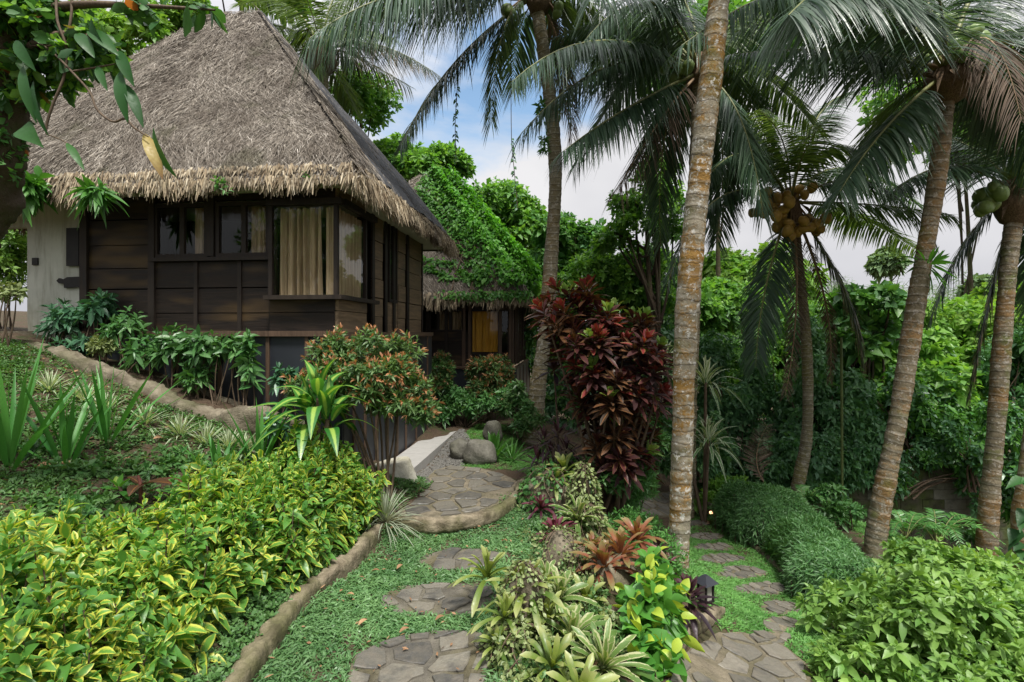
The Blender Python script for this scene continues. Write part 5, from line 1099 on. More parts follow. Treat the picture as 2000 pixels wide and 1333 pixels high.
drape('trailing_vine','small leaved trailing vine draped over the stump among the yellow bromeliads',[((at(1025,1240,3.35)[0],3.38,.14),(.17,.17,.34)),((at(1020,1300,3.1)[0],3.1,.06),(.19,.2,.16)),((at(985,1270,3.15)[0],3.2,.05),(.12,.14,.14))],'hoya',.036,1500)
rock('rock','low mossy rock beneath the rust red bromeliads',(at(1190,1170,4.1)[0],4.15,.0),(.24,.26,.24),'root',cat='rock')
rock('rock','rounded island rock under pale creeper near the lawn edge',(at(1105,1120,4.4)[0],4.45,.02),(.20,.24,.24),'root',cat='rock')
drape('trailing_vine','pale creeping vine over the rounded island rock',[((at(1095,1110,4.4)[0],4.42,.02),(.24,.28,.28)),((at(1150,1130,4.1)[0],4.2,.05),(.2,.2,.2))],'hoya',.034,900)
rock('rock','tall narrow stump buried in vines in the far vine mound',(at(1140,1000,5.5)[0],5.55,.1),(.10,.10,.46),'bark',cat='rock')
drape('trailing_vine','tall pillar of pale round leaved vine in front of the maroon shrub',[((at(1142,1000,5.4)[0],5.45,.12),(.15,.15,.48)),((at(1145,1060,5.2)[0],5.25,.0),(.2,.2,.25))],'hoya',.045,1100)
rock('rock','mossy rock carrying the far vine mound beside the patio',(at(1075,990,5.9)[0],5.95,.05),(.30,.3,.32),'root',cat='rock')
drape('trailing_vine','mixed creeper covering the far vine mound beside the patio',[((at(1075,990,5.85)[0],5.9,.08),(.34,.34,.38)),((at(1045,1000,5.9)[0],5.95,-.02),(.25,.25,.25))],'shade',.07,700)
for q_,lab in ((((1150,4.1),(1120,3.7),(1190,4.6)),'low green filler plants between the bromeliads and the lime shrub'),(((1090,3.0),(1160,3.3),(1060,2.75)),'leafy ground plants under the white edged bromeliad'),(((1060,5.0),(1120,5.4),(1000,5.9)),'low leafy plants along the lawn edge below the far vine mound')):
    bush('ground_plant',lab,'plant',G(*q_[0]),[(G(a_,b_,.02),(.26,.30,.10)) for a_,b_ in q_],['weed','hoya'],.055,.028,7,300,sn=0,upb=.5)
bush('fern_patch','fine fern like ground plants under the rosy red bromeliad','plant',G(1275,5.),[(G(1275,5.,.12),(.3,.35,.18)),(G(1240,5.6,.1),(.35,.4,.2)),(G(1300,4.6,.08),(.16,.25,.16))],'fern',.06,.02,9,330,sn=0,upb=.3)
bush('bush','lime and yellow leaved shrub glowing in the middle of the island bed','bush',G(1260,3.5),[((.92,3.5,.02),(.24,.28,.36)),((.80,3.25,-.06),(.2,.22,.26)),((1.05,3.75,.1),(.17,.22,.30)),((.88,3.05,-.12),(.2,.2,.22))],'lime',.16,.08,7,95,S=5,depth=.5,yk=1,ang=(25,95),fold=.35,droop=.3,stem=.12,sr=.008,sn=4)
rosette('plant','dark purple leafed dwarf plant beside the garden lantern',at(1342,1148,3.8),52,.17,.045,'ti_black',(5,115),.4,'lance',cat='plant',stem=G(1344,3.8),base=.10)
rosette('plant','small black leaved plant behind the lime shrub',at(1285,1060,4.75),36,.12,.035,'ti_black',(5,120),.4,'lance',cat='plant',stem=G(1287,4.75),base=.12)
# maroon shrub
ti=empty('maroon_shrub',G(1192,6.2),0,'tall maroon and green leafed shrub standing in front of the thick lichened trunk','shrub')
HD=[(1150,810,'d'),(1130,770,'b'),(1255,790,'r'),(1215,740,'r'),(1170,730,'d'),(1262,662,'r'),(1300,780,'d'),(1180,770,'r'),(1225,860,'b'),(1275,850,'d'),(1140,850,'d'),(1210,700,'r'),(1110,650,'r'),(1150,655,'b'),(1055,600,'r'),(1140,560,'r'),(1185,640,'r'),(1245,650,'r'),(1290,690,'d'),(1265,910,'d'),(1072,588,'r'),(1108,572,'g'),(1152,588,'r'),(1062,622,'d'),(1100,628,'d'),(1138,612,'r'),(1080,664,'d'),(1122,664,'b'),(1168,600,'r'),(1098,600,'r'),(1090,690,'d'),
 (1132,640,'b'),(1172,662,'r'),(1203,632,'r'),(1188,606,'g'),(1236,616,'g'),(1264,630,'b'),(1222,664,'r'),(1252,690,'g'),(1180,704,'d'),(1272,690,'r'),(1232,724,'d'),(1284,718,'d'),(1150,684,'d'),(1205,690,'b'),
 (1137,722,'r'),(1188,712,'g'),(1192,748,'b'),(1160,764,'b'),(1214,774,'d'),(1252,764,'d'),(1292,762,'r'),(1300,802,'r'),(1142,794,'d'),(1192,802,'b'),(1232,812,'d'),(1272,802,'b'),(1162,832,'d'),(1212,848,'d'),(1252,850,'d'),(1290,838,'r'),
 (1196,880,'d'),(1240,884,'d'),(1205,832,'g'),(1268,880,'g'),(1168,862,'d'),(1120,750,'d'),(1275,745,'b'),(1176,910,'d'),(1228,915,'d')]
bs=G(1190,6.25)
for cx_,cy_,rx_,ry_,n_ in ((1105,620,50,50,8),(1205,655,80,45,12),(1225,760,80,60,14)):
    for i in range(n_):
        q=rng.normal(0,.5,2); HD.append((cx_+rx_*q[0],cy_+ry_*q[1],'dbrgg'[rng.integers(5)]))
HD+=[(1165,880,'b'),(1215,890,'d'),(1190,925,'d'),(1245,865,'g'),(1200,770,'g'),(1140,775,'b'),(1275,780,'g'),(1225,815,'b'),(1185,845,'d'),(1255,835,'b'),(1120,565,'g'),(1200,600,'g'),(1258,618,'g'),(1240,690,'g'),(1160,730,'r'),(1175,715,'g'),(1290,700,'r'),(1085,560,'r'),(1130,590,'r')]
HD=[h_ for h_ in HD if h_[1]<925 and not (h_[1]>800 and (h_[0]<1150 or h_[0]>1285))]
for px,py,ty in HD:
    Y=6.15+rng.uniform(-.5,.5); c=P(px,py,Y); nl=24
    o=np.array([(px-1185)/1000*5,(Y-6.2)*1.2,.75+(830-py)/500]); dn=nrm(o[None]+rng.normal(0,.12,3))[0]
    mt={'r':'ti_red','g':'ti_green','d':'ti','b':'ti_brown'}[ty]
    mb=MB(); i=np.arange(nl); f=i/(nl-1); ph=i*2.39996; th=np.radians(10+84*f**.9)+rng.normal(0,.14,nl); u,v=ortho(dn[None]); ra=np.cos(ph)[:,None]*u+np.sin(ph)[:,None]*v
    d=dn*np.cos(th)[:,None]+ra*np.sin(th)[:,None]; k=9 if ty in 'rg' else 5
    for s0,s1,mi in ((0,k,0),(k,nl,1)):
        leaves(mb,(c-dn*(.17*f)[:,None])[s0:s1],d[s0:s1],dn+0*d[s0:s1],(.26*(.6+.4*np.minimum(2*f,1))*rng.uniform(.8,1.1,nl))[s0:s1],.064*rng.uniform(.85,1.15,s1-s0),S=4,droop=.22,fold=.3,prof='obov',m=mi)
    mb.build('leaf_cluster',[M[mt],M['ti'] if rng.random()<.7 else M['ti_brown']],ti)
    if rng.random()<.22:
        sb=MB(); md=bs*.45+c*.55+np.array([rng.normal(0,.05),0,-.1]); sweep(sb,[bs+np.array([rng.normal(0,.06),rng.normal(0,.06),-.1]),md,c-dn*.1],[.028,.017,.010],6,cap=False); sb.build('stem',M['stem'],ti)
rosette('plant','single dark purple head on a thin bent stem at the side of the maroon shrub',P(1082,722,6.6),20,.24,.06,'ti_black',(10,110),.3,'obov',cat='plant',stem=G(1090,6.6))
e=empty('purple_plant',G(1078,6.3),0,'clump of narrow black purple leaves under the maroon shrub by the far lawn','plant')
for px,py in ((1062,850),(1090,840),(1075,880),(1105,870),(1050,890)): rosette('','',P(px,py,6.4+rng.uniform(-.15,.15)),24,.26,.035,'ti_black',(8,120),.45,'lance',parent=e,base=.15,stem=None)
wood(e,G(1078,6.4),[(P(1078,865,6.4),(.25,.15,.2))],.012,'stem',6)
bush('shrub','green leafy undergrowth at the foot of the maroon shrub','shrub',G(1185,6.4),[B(1175,935,6.0,60,34),B(1240,930,6.1,46,36),B(1110,915,6.8,40,26),B(1265,870,6.9,40,40)],'shade',.11,.045,7,300,sn=3,lump=8)
# corn plants
def cornplant(label,heads,base,mat,L,W,n=24,group=None):
    e=empty('corn_plant',base,0,label,'plant',group)
    for c in heads: 
        rosette('','',c,n,L,W,mat,(6,104),.55,'lance',S=9,parent=e,base=.14,fold=.12,curl=.10)
    for c in heads: mb=MB(); sweep(mb,[np.array(base)-np.array([0,0,.1]),(np.array(base)+np.array(c))/2,np.array(c)-np.array([0,0,.1])],[.03,.026,.022],7,cap=False); mb.build('stem',M['stem'],e)
    return e
cornplant('corn plant with broad yellow striped leaves in front of the bronze tipped bush',[P(622,758,4.95),P(640,800,5.0),P(598,792,5.1)],G(620,5.),'dracaena',.50,.125,15)
cornplant('striped corn plant showing behind the thick lichened trunk, lower leaves brushing it',[P(1378,735,8.),P(1384,850,7.9),P(1300,705,8.3)],G(1376,8.),'spider',.52,.05,40)
# bronze topped bushes
bush('bush','rounded bronze tipped bush on bare stems in front of the hut skirt','bush',G(745,5.6),[((-1.62,5.62,1.60),(.60,.42,.46)),((-1.25,5.65,1.28),(.38,.36,.34)),((-2.0,5.5,1.42),(.36,.32,.34))],['photinia'],.085,.024,13,1500,yk=3,lump=26,depth=.35,upb=.55,zmin=-.6,sr=.016,sn=4,spread=.05,stem=.12,prof='lance',S=3)
bush('bush','narrow bronze tipped bush against the dark wall of the smaller hut','bush',G(862,10.6),[B(862,728,10.6,26,36),B(866,765,10.5,28,30)],['photinia_dark','shade'],.12,.034,10,420,yk=3,upb=.6,lump=10)
bush('bush','wider bronze tipped bush below the ochre curtain of the smaller hut','bush',G(955,10.8),[B(945,730,10.8,36,38),B(980,740,10.9,30,44),B(950,775,10.7,40,34)],['photinia_dark','photinia'],.12,.034,10,700,yk=3,upb=.6,lump=12)
bush('bush','deep green shrub filling the gap below the two bronze tipped bushes','bush',G(905,10.4),[B(900,795,10.4,40,36),B(865,805,10.2,28,28),B(985,790,10.,40,36)],['tree_d','shade'],.13,.05,8,420,lump=12)
bush('bush','loose green and rusty shrub at the foot of the slim ringed palm','bush',G(1010,9.6),[B(1005,790,9.6,34,42),B(1040,820,9.2,36,36)],['shade','photinia_dark'],.11,.04,8,380,lump=10)
bush('bush','soft feathery round bush behind the maroon shrub','bush',G(1238,7.),[B(1238,950,7.,46,42),B(1215,985,6.8,38,40)],'fern',.075,.012,12,650,sn=2,upb=.5,prof='lance')
# fern clump beside the boulders
rosette('nest_fern','clump of upright glossy strap leaves behind the big grey boulder',(P(965,870,8.3)[0],8.3,.08),26,.52,.085,'nest',(5,70),.35,'lance',S=6,cat='fern',base=.12)
rosette('nest_fern','spreading narrow leaved fern next to the glossy strap leaves',(P(1000,880,8.1)[0],8.1,.05),46,.48,.03,'fern',(15,95),.6,'lance',S=5,cat='fern',base=.15)
# plants along the hut front
SH=[(120,640,6.4,36,34,'schef',.17,.055,'blue green palmate shrub against the white entry wall'),(188,612,6.35,26,26,'schef',.18,.06,'taller blue green palmate shrub at the corner of white wall and timber'),
 (150,690,6.2,40,26,'schef',.15,.05,'low blue green shrub spilling over the root shaped kerb'),(245,650,6.2,36,34,'shade',.15,.045,'dense shrub below the long plank panel beside the entry'),(285,700,6.1,34,36,'shade',.14,.045,'twiggy shrub behind the upper end of the root shaped kerb'),
 (340,690,6.05,36,36,'shade',.17,.06,'broad leaved shrub under the first window of the big hut'),(395,690,6.,38,30,'shade',.17,.06,'broad leaved shrub in the middle of the row under the windows'),(385,745,5.95,26,34,'shade',.13,.05,'lower leafy shrub in the middle of the root kerb bed'),
 (452,690,6.,26,22,'shade',.17,.05,'fresh green shrub level with the top of the skirt'),(484,725,5.95,13,56,'shade',.16,.05,'upright thin stemmed shrub against the blue black skirt'),(560,745,5.9,30,16,'schef',.14,.05,'low spreading shrub between the skirt and the corn plant'),
 (535,850,5.4,28,24,'schef',.16,.05,'feathery dark leaved plant at the lower end of the root shaped kerb')]
for px,py,Y,rx,ry,mt,L,W,lab in SH:
    b=G(px,Y); bush('shrub',lab,'shrub',b,[B(px,py-10,Y,rx*1.1,ry*1.25)],mt,L*.9,W*.9,7,int(14+rx*ry/42),group='shrubs along the hut front',upb=.35,sr=.009,sn=6,depth=.7,spread=.1,prof='oval',S=3,droop=.3,ang=(30,100))
bush('bush','pale flowering bush half hidden by the shrubs near the entry','bush',G(205,6.1),[B(200,675,6.05,26,20)],'hoya',.06,.03,7,120,sn=3)
# sword leaved clumps
SW=[(18,905,4.1,225,22,'tall crowded clump of sword leaves at the edge of the soil bed'),(128,872,4.3,150,16,'wide open clump of sword leaves in the middle of the soil bed'),(212,848,4.7,160,14,'clump of sword leaves standing before the root shaped kerb'),
 (508,905,5.1,120,14,'dark clump of sword leaves beside the end of the root shaped kerb'),(428,935,4.7,90,9,'small clump with two tall sword leaves above the hedge')]
for px,py,Y,lp,n,lab in SW:
    L=lp*Y/1000*1.35; b=P(px,py,Y); b[2]=Tz(b[0],b[1])
    rosette('sword_plant',lab,b+np.array([0,0,.02]),n,L,.046,'sword',(3,42),.2,'lance',S=6,cat='plant',group='sword leaved clumps',base=.06,jit=.16)
for px,py,Y,lab in ((96,752,5.2,'white edged spider plant closest to the hut door'),(165,768,5.2,'white edged spider plant behind the middle sword clump'),(205,778,5.1,'white edged spider plant next to the kerb behind the tall sword clump'),(283,822,5.1,'large white edged spider plant against the bend of the root kerb'),(352,846,5.1,'white edged spider plant in the centre of the kerb row'),(402,872,5.1,'white edged spider plant low in the kerb row'),(446,884,5.15,'white edged spider plant next to the small sword clump'),(478,900,5.2,'last white edged spider plant before the dark sword clump')):
    b=P(px,py,Y); b[2]=Tz(b[0],b[1])+.02; rosette('spider_plant',lab,b,80,.32,.017,'spider',(5,95),.7,'lance',S=5,cat='plant',group='spider plants along the root kerb',base=.06)
b=P(752,985,5.15); b[2]=Tz(b[0],b[1])+.12; rosette('grass_tuft','silvery arching grass tuft at the end of the yellow edged hedge',b,170,.48,.010,'silver',(5,95),.75,'lance',S=6,cat='grass tuft',base=.08)
b=P(232,950,4.0); rosette('plant','pale leaved seedling rising behind the hedge',b,9,.16,.06,'lime',(20,85),.3,'oval',stem=G(232,4.0),cat='plant')
for q_,lab in ((((60,4.4),(130,4.2),(190,4.3)),'low leafy ground plants among the sword leaved clumps'),(((330,4.7),(390,4.75),(300,4.5)),'low leafy ground plants between the spider plants and the hedge'),(((140,3.75),(90,3.7),(190,3.8)),'leafy ground plants along the back of the yellow edged hedge')):
    bush('ground_plant',lab,'plant',G(*q_[1]),[(G(x_,y_,.0),(.26,.2,.11)) for x_,y_ in q_],['weed','shade'],.085,.04,7,150,sn=0,upb=.5,depth=.8)
for x_,y_,h_,lab in ((7.6,5.2,.55,'leafy shrub out on the open bank'),(10.5,7.2,.8,'taller leafy shrub below the dark sheet fence'),(12.5,5.,.6,'spreading shrub at the outer edge of the open bank')):
    bush('shrub',lab,'shrub',(x_,y_,Tz(x_,y_)),[((x_,y_,Tz(x_,y_)+h_*.6),(h_,h_*.9,h_*.7))],['shade','tree_b'],.13,.055,8,300,sn=4,lump=12)
# red stalked plant
e=empty('red_stalked_plant',G(275,4.05),0,'plant with a red stalk and drooping purple brown leaves behind the hedge','plant')
mb=MB(); g=G(275,4.05); sweep(mb,[g-np.array([0,0,.05]),g+np.array([0,0,.10]),g+np.array([-.02,0,.20])],[.016,.014,.008],8); M['redstalk']=plain('red_stalk',(.16,.05,.04),(.25,.11,.08),8.,.5,.1); mb.build('stalk',M['redstalk'],e)
mb=MB(); leaves(mb,np.array([g+[0,0,.12]]*4),np.array([[.9,-.1,.35],[.8,.4,.2],[.3,-.9,.3],[-.6,.2,.5]]),np.array([0,0,1.]),[.36,.42,.25,.2],[.13,.12,.10,.08],S=6,droop=.35,fold=.3); mb.build('foliage',M['ti_brown'],e)
# on the roof edge
rp=lambda px,py: P(px,py,5.95)
for c,r_,n_,L,W,lab in ((P(52,365,5.95),(.24,.12,.15),34,.22,.08,'leafy fern sprouting from the eave behind the mossy tree'),(P(188,378,5.8),(.15,.1,.12),18,.24,.06,'smaller fern growing out of the thatch fringe above the entry')):
    bush('roof_fern',lab,'fern',c,[(c,r_)],'nest',L,W,6,n_,sn=0,upb=.1,S=5,zmin=-.6,depth=.8,droop=.5,ang=(30,100),prof='lance')
bush('fern_patch','tiny green seedlings on the thatch edge above the windows','plant',P(425,352,5.8),[(P(425,352,5.8),(.1,.04,.05)),(P(440,368,5.75),(.06,.03,.04)),(P(602,340,5.75),(.07,.03,.04))],'fern',.07,.03,5,16,sn=0)
# epiphyte on the leaning palm
rosette('epiphyte','leafy epiphyte perched on the leaning brown palm trunk',P(1826,510,6.35),34,.28,.045,'nest',(10,115),.4,'lance',S=5,cat='fern',dirn=(.8,-.2,.5),base=.1)
bush('trunk_creeper','fine creeper climbing the slim ringed palm','vine',P(1056,215,9.15),[(P(1057,225,9.15),(.07,.1,.30)),(P(1062,290,9.2),(.05,.1,.25))],'shade',.14,.04,5,40,sn=0,upb=-.2)
# mossy tree on the near corner
e=empty('mossy_tree',(-4.6,3.2,Tz(-4.6,3.2)),0,'dark mossy tree trunk with round leaves at the corner of the view beside the roof','tree')
mb=MB(); sweep(mb,[np.array([-5.0,3.2,Tz(-5.,3.2)-.1]),P(-160,560,3.3),P(-70,430,3.25),P(-22,330,3.2),P(-2,200,3.15),P(45,60,3.1),P(80,-60,3.05),P(100,-250,3.)],[.26,.22,.20,.17,.145,.12,.10,.09],18,rough=.03,sub=24,cap=False,fbm=.22,fs=6.); mb.build('trunk',M['bark'],e)
mb=MB()
for pp in ([P(60,30,3.1),P(150,10,2.9),P(280,12,2.8),P(420,20,2.75)],[P(20,120,3.12),P(110,70,2.9),P(200,80,2.8),P(245,120,2.8)],[P(80,-60,3.05),P(220,-30,2.9),P(360,-25,2.85)]): sweep(mb,pp,[.04,.022,.012,.005][:len(pp)],6,cap=False)
mb.build('branch',M['stem'],e)
foliage(e,[B(60,40,3.05,70,60,80),B(130,70,3.,75,70,80),B(90,130,3.1,60,60,60),B(190,110,2.95,45,50,60),B(30,170,3.1,40,50,50)],['round','tree_b'],.085,.05,5,520,lump=10,depth=.8,zmin=-.8,prof='obov',S=3,ang=(30,100),name='crown')
foliage(e,[B(275,12,2.8,70,14,40),B(380,22,2.75,40,16,30)],['round'],.105,.062,4,16,depth=.9,zmin=-.9,prof='obov',S=4,upb=-.3,name='crown')
foliage(e,[B(20,240,3.15,25,70,50),B(10,310,3.15,25,50,40)],['fern','round'],.05,.03,6,90,depth=.5,zmin=-.9,name='crown')
# large leaved climber on it
e=empty('climber',(-4.4,3.1,Tz(-4.4,3.1)),0,'thin woody climber with big hanging leaves, one turning yellow, across the thatched roof','vine')
for pp,r in (([P(110,-20,2.9),P(112,40,2.85),P(130,95,2.85),P(125,150,2.85),P(105,200,2.85),P(92,240,2.85),P(90,262,2.85)],.007),([P(140,-10,2.9),P(138,40,2.88),P(120,85,2.88),P(60,90,2.95)],.007),
   ([P(70,80,2.9),P(105,105,2.85),P(140,140,2.8),P(175,180,2.78),P(190,215,2.76),P(220,238,2.75),P(245,232,2.75),P(262,250,2.74),P(290,268,2.74)],.006),([P(90,262,2.85),P(130,280,2.8),P(150,310,2.78)],.004),([P(140,140,2.8),P(200,130,2.78),P(225,125,2.77)],.005)): mb=MB(); sweep(mb,pp,[r]*(len(pp)-1)+[r*.5],6,sub=5,cap=False); mb.build('stem',M['stem'],e)
BL=[(42,250,85,285,52,'aroid'),(235,140,250,235,30,'aroid'),(245,165,280,245,26,'aroid'),(232,100,262,165,28,'aroid'),(172,60,232,105,34,'aroid'),(150,65,185,110,30,'aroid'),(178,35,208,95,34,'aroid'),(45,130,72,235,26,'aroid'),(65,160,95,260,22,'aroid'),(300,250,346,342,34,'aroid'),(282,262,318,345,30,'yellowleaf'),(130,280,165,330,18,'aroid'),(30,80,70,135,28,'aroid'),(190,130,210,175,20,'aroid')]
for x0,y0,x1,y1,w,mt in BL:
    a=P(x0,y0,2.78); b=P(x1,y1,2.74); Lr=np.linalg.norm(b-a); mb=MB(); heart=(x0==42)
    leaves(mb,a[None],(b-a)[None],np.array([[rng.normal(0,.5),-1,.3]]),Lr,w*2.78/1000*.78,S=9,droop=.05,fold=.25,prof='heart' if heart else 'oval',curl=.08); mb.build('large_leaf',M[mt],e)
# hanging vines
for pts,lab in (([(893,-80,8.6),(893,60,8.6),(893,170,8.6),(889,240,8.6),(891,318,8.6)],'leafy hanging vine dangling above the smaller hut roof'),([(998,-60,8.9),(998,120,8.9),(999,270,8.9),(1004,330,8.9),(1011,408,8.9)],'thin hanging vine dangling next to the slim ringed palm')):
    p=np.array([P(*q) for q in pts]); e=empty('hanging_vine',p[-1],0,lab,'vine'); mb=MB(); sweep(mb,p,.006,4,sub=4,cap=False); mb.build('stem',M['stem'],e)
    n=34; t=rng.uniform(.5,1,n)*(len(p)-1); q=np.stack([np.interp(t,np.arange(len(p)),p[:,i]) for i in range(3)],1); a=rng.uniform(0,6.28,n); mb=MB(); leaves(mb,q,np.stack([np.cos(a),np.sin(a),-.5+0*a],1),np.array([0,-1,.4]),.07,.06,S=2,prof='heart',droop=.3); mb.build('foliage',M['ivy'],e)
# vine stem at the picture's edge
e=empty('vine_tree',G(1990,4.6),0,'thin mossy tree stem wrapped by a large leaved vine at the edge of the bank','tree')
mb=MB(); g=G(1990,4.6); sweep(mb,[g-np.array([0,0,.1]),P(1992,1050,4.6),P(2004,930,4.6),P(2040,700,4.6)],[.085,.07,.06,.06],9,rough=.06,cap=False); mb.build('trunk',M['trunk_r'],e)
mb=MB(); q=np.array([P(1995+rng.normal(0,10),rng.uniform(930,1100),4.5) for i in range(11)]); leaves(mb,q,np.stack([rng.normal(-.7,.5,11),rng.normal(-.3,.3,11),rng.normal(-.3,.4,11)],1),np.array([-.3,-.5,1.]),rng.uniform(.13,.2,11),rng.uniform(.08,.12,11),S=5,prof='heart',droop=.3,fold=.25); mb.build('foliage',M['aroid'],e)
bush('bush','low leafy plant at the foot of the vine wrapped stem','bush',G(1960,5.),[(G(1965,5.,.12),(.3,.3,.25))],'shade',.16,.05,7,60,sn=2)
# bank plants
for i,(px,Y,L,lab) in enumerate(((1830,7.6,.75,'arching fern on the bank in front of the block wall'),(1770,7.4,.55,'smaller fern beside the leaning palm'),(1570,8.4,.5,'fern below the mossy palm'))):
    b=G(px,Y,.02); e=empty('fern',b,0,lab,'fern','ferns on the bank')
    for j in range(8):
        a=j*.8+rng.normal(0,.2); h=np.array([math.cos(a),math.sin(a)*.8,0]); frond(e,b,b+h*L*.5+np.array([0,0,L*.55]),b+h*L*1.05+np.array([0,0,L*.35]),'fern',Ll=L*.24,n=26,hang=.1,wid=.02,name='fern_frond')
for px,py,Y,lab in ((1650,1010,7.6,'broad leaved weed between hedge and leaning palm'),(1610,1000,8.2,'leafy weed below the timber posts'),(1900,1080,7.9,'leafy weed at the foot of the block wall'),(1420,905,8.8,'light green shrub at the far end of the slope path'),(1388,960,8.2,'low fresh shrub behind the thick lichened trunk')):
    b=G(px,Y); bush('shrub',lab,'shrub',b,[(b+np.array([0,0,.22]),(.35,.3,.26))],'tree_b' if 'fresh' in lab or 'light' in lab else 'shade',.11,.045,7,90,sn=4,lump=6)
e=empty('fallen_frond',P(1512,965,8.7),0,'dead brown palm frond propped up behind the bamboo hedge','frond'); frond(e,P(1512,965,8.7),P(1478,905,8.7),P(1498,832,8.9),'palm_dead',Ll=.42,n=36,hang=.15,dead=True,name='dead_frond')
bush('bush','bright clipped bush seen through the entry opening','bush',(P(15,600,9.5)[0],9.5,1.95),[(P(5,520,9.),(1.2,.5,1.3)),(P(-60,560,9.),(1.2,.5,1.4))],'shrub_r',.12,.05,9,1200,lump=10)
bush('shrub','small leaved twig shrub at the doorstep of the big hut','shrub',G(12,5.9),[B(18,572,5.9,34,22)],'hoya',.09,.045,5,40,group='shrubs along the hut front',sn=4)
# lamps
g=GP(1378,1196); e=empty('garden_lantern',g,.5,'small black garden lantern with a sloping cap on a thin stake by the slope path','lamp')
M['frost']=plain('frosted_glass',(.30,.30,.25),(.38,.37,.32),4.,.35,.02)
mb=MB(); sweep(mb,[(0,0,-.06),(0,0,.12)],.010,8,sub=1); mb.build('stake',M['black'],e,local=True)
mb=MB()
for sx in (-1,1):
    for sy in (-1,1): mb.bx(sx*.05-.008,sx*.05+.008,sy*.05-.008,sy*.05+.008,.13,.30)
mb.bx(-.06,.06,-.06,.06,.115,.13); mb.build('frame',M['black'],e,smooth=False,local=True)
mb=MB(); mb.bx(-.042,.042,-.042,.042,.131,.295); mb.build('pane',M['frost'],e,smooth=False,local=True)
mb=MB(); mb.poly([(-.09,-.09,.30),(.09,-.09,.30),(.09,.09,.30),(-.09,.09,.30),(-.02,-.02,.37),(.02,-.02,.37),(.02,.02,.37),(-.02,.02,.37)],[(0,1,5,4),(1,2,6,5),(2,3,7,6),(3,0,4,7),(4,5,6,7),(3,2,1,0)]); mb.build('cap',M['skirt'],e,smooth=False,local=True)
e.scale=(.82,.82,.82)
g=GP(1390,1012); e=empty('spot_light',g,0,'small lit garden spot light on the ground by the far end of the slope path','lamp')
mb=MB(); sweep(mb,[(0,0,-.05),(0,0,.06)],.012,8,sub=1); sweep(mb,[(.08,.06,.11),(.0,0,.10),(-.03,-.05,.10)],[.03,.05,.055],12,sub=3); mb.build('housing',M['black'],e,local=True)
n=NT('lit_bulb'); M['bulb']=n.end(n.n('ShaderNodeEmission',{'Color':(1,.5,.24),'Strength':2.5}).outputs[0])
mb=MB(); sweep(mb,[(-.031,-.052,.10),(-.038,-.064,.10)],[.028,.02],12,sub=1); mb.build('bulb',M['bulb'],e,local=True)
# fallen leaves
for px,py in ((770,1040),(775,1122),(725,1128),(675,1175),(780,1250),(1160,1320),(955,1070),(980,1065),(1680,1010),(700,1235),(850,1225)):
    g=GP(px,py); a=rng.uniform(0,6.28); mb=MB(); leaves(mb,(g+np.array([0,0,.045]))[None],np.array([[math.cos(a),math.sin(a),.1]]),np.array([[.2,.1,1.]]),.07,.035,S=4,droop=-.05,fold=.5,curl=.12)
    tag(mb.build('fallen_leaf',M['dead'],None,True,g),'curled brown leaf lying on the lawn','leaf','fallen brown leaves')
for px,py,Y in ((320,863,4.9),(70,925,4.1),(182,805,4.9),(130,905,4.2)):
    b=P(px,py,Y); g=np.array([b[0],b[1],Tz(b[0],b[1])]); a=rng.uniform(0,6.28); mb=MB(); leaves(mb,(g+np.array([0,0,.03]))[None],np.array([[math.cos(a),math.sin(a),.1]]),np.array([[.2,-.3,1.]]),.10,.06,S=4,droop=-.05,fold=.4,curl=.12)
    tag(mb.build('fallen_leaf',M['dead'],None,True,g),'curled orange brown leaf lying on the soil bed','leaf','fallen leaves on the soil bed')
# ------------------------------------------------------------------ light, sky, camera
w=bpy.data.worlds.new('World'); SC.world=w; w.use_nodes=True; nt=w.node_tree; nt.nodes.clear()
def wn(t,ins=None,**p):
    o=nt.nodes.new(t)
    for k,v in p.items(): setattr(o,k,v)
    for k,v in (ins or {}).items():
        if isinstance(v,bpy.types.NodeSocket): nt.links.new(v,o.inputs[k])
        else: o.inputs[k].default_value=v
    return o
EL,ROT=R(66),R(158)
sky=wn('ShaderNodeTexSky',sky_type='NISHITA'); sky.sun_disc=False; sky.sun_elevation=EL; sky.sun_rotation=ROT; sky.air_density=1.; sky.dust_density=1.5
tc=wn('ShaderNodeTexCoord').outputs['Generated']
mp=wn('ShaderNodeMapping',{'Vector':tc,'Scale':(1,1,1.8)}).outputs[0]
nz=wn('ShaderNodeTexNoise',{'Vector':mp,'Scale':3.2,'Detail':6.,'Roughness':.55,'Distortion':.3}).outputs['Fac']
nz2=wn('ShaderNodeTexNoise',{'Vector':mp,'Scale':1.7,'Detail':4.}).outputs['Fac']
hd=Vector((-.09,1,.46)).normalized()
dt=wn('ShaderNodeVectorMath',{0:tc,1:hd},operation='DOT_PRODUCT').outputs['Value']
hole=wn('ShaderNodeMapRange',{0:dt,1:.962,2:.998,3:0.,4:.36}).outputs[0]
cv=wn('ShaderNodeMath',{0:nz,1:hole},operation='SUBTRACT').outputs[0]
cov=wn('ShaderNodeMapRange',{0:cv,1:.12,2:.34,3:0.,4:1.}).outputs[0]
shade=wn('ShaderNodeMapRange',{0:nz2,1:.35,2:.68}).outputs[0]
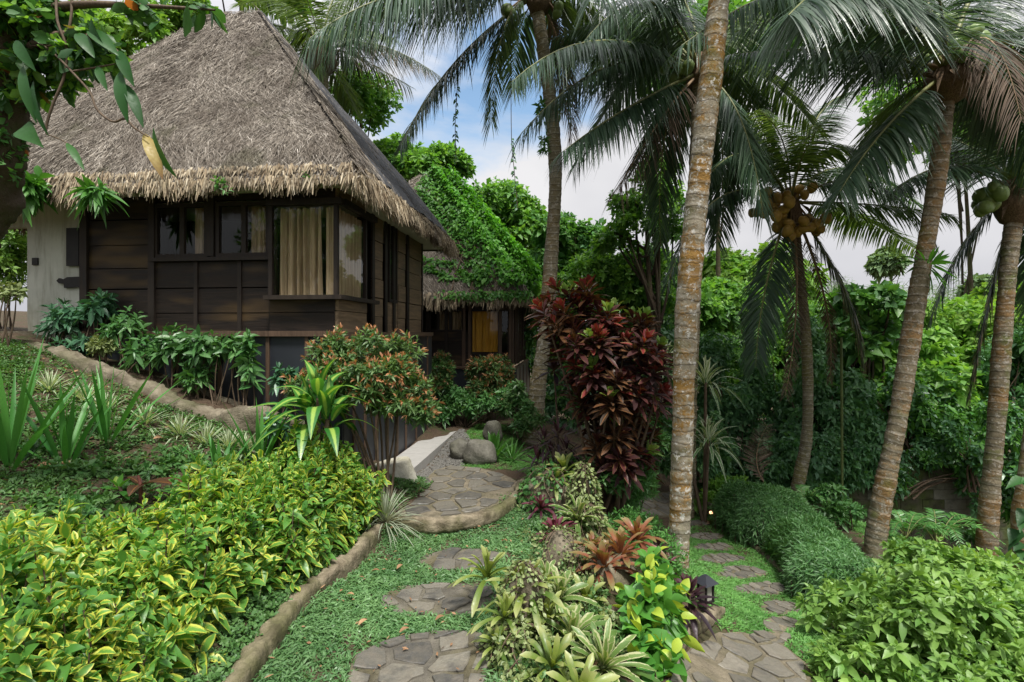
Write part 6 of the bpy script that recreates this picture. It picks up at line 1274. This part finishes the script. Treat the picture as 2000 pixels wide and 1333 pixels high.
cl=wn('ShaderNodeMix',data_type='RGBA'); nt.links.new(shade,cl.inputs[0]); cl.inputs[6].default_value=(3.5,3.55,3.9,1); cl.inputs[7].default_value=(5.7,5.65,5.75,1)
sz=wn('ShaderNodeSeparateXYZ',{0:tc}).outputs['Z']; zen=wn('ShaderNodeMapRange',{0:sz,1:.40,2:.9,3:1.,4:2.5}).outputs[0]
clz=wn('ShaderNodeVectorMath',{0:cl.outputs[2],'Scale':zen},operation='SCALE').outputs[0]
skb=wn('ShaderNodeMix',data_type='RGBA',blend_type='MULTIPLY'); skb.inputs[0].default_value=1; nt.links.new(sky.outputs[0],skb.inputs[6]); skb.inputs[7].default_value=(1.5,1.6,1.5,1)
mx=wn('ShaderNodeMix',data_type='RGBA'); nt.links.new(cov,mx.inputs[0]); nt.links.new(skb.outputs[2],mx.inputs[6]); nt.links.new(clz,mx.inputs[7])
bg=wn('ShaderNodeBackground',{'Color':mx.outputs[2],'Strength':.1}); ow=wn('ShaderNodeOutputWorld'); nt.links.new(bg.outputs[0],ow.inputs[0])
sl=bpy.data.lights.new('sun','SUN'); sl.energy=4.1; sl.angle=R(12); sl.color=(1,.965,.90)
so=bpy.data.objects.new('sun',sl); COL.objects.link(so)
# Nishita: rotation 0 = +Y, clockwise seen from above
sd=Vector((math.sin(ROT)*math.cos(EL),math.cos(ROT)*math.cos(EL),math.sin(EL)))
so.rotation_euler=sd.to_track_quat('Z','Y').to_euler(); so.location=sd*30
cd=bpy.data.cameras.new('camera'); cd.lens=18; cd.sensor_width=36; cd.sensor_fit='HORIZONTAL'; cd.shift_y=-.00825; cd.clip_start=.05; cd.clip_end=600
co=bpy.data.objects.new('camera',cd); COL.objects.link(co); co.location=(0,0,H); co.rotation_euler=(R(90),0,0); SC.camera=co
vs_=SC.view_settings; vs_.view_transform='Standard'; vs_.look='None'; vs_.exposure=.62; vs_.gamma=1
cy=SC.cycles; cy.max_bounces=10; cy.diffuse_bounces=6; cy.glossy_bounces=3; cy.transmission_bounces=6; cy.transparent_max_bounces=8; cy.use_denoising=True; cy.caustics_reflective=False; cy.caustics_refractive=False; cy.sample_clamp_indirect=4.
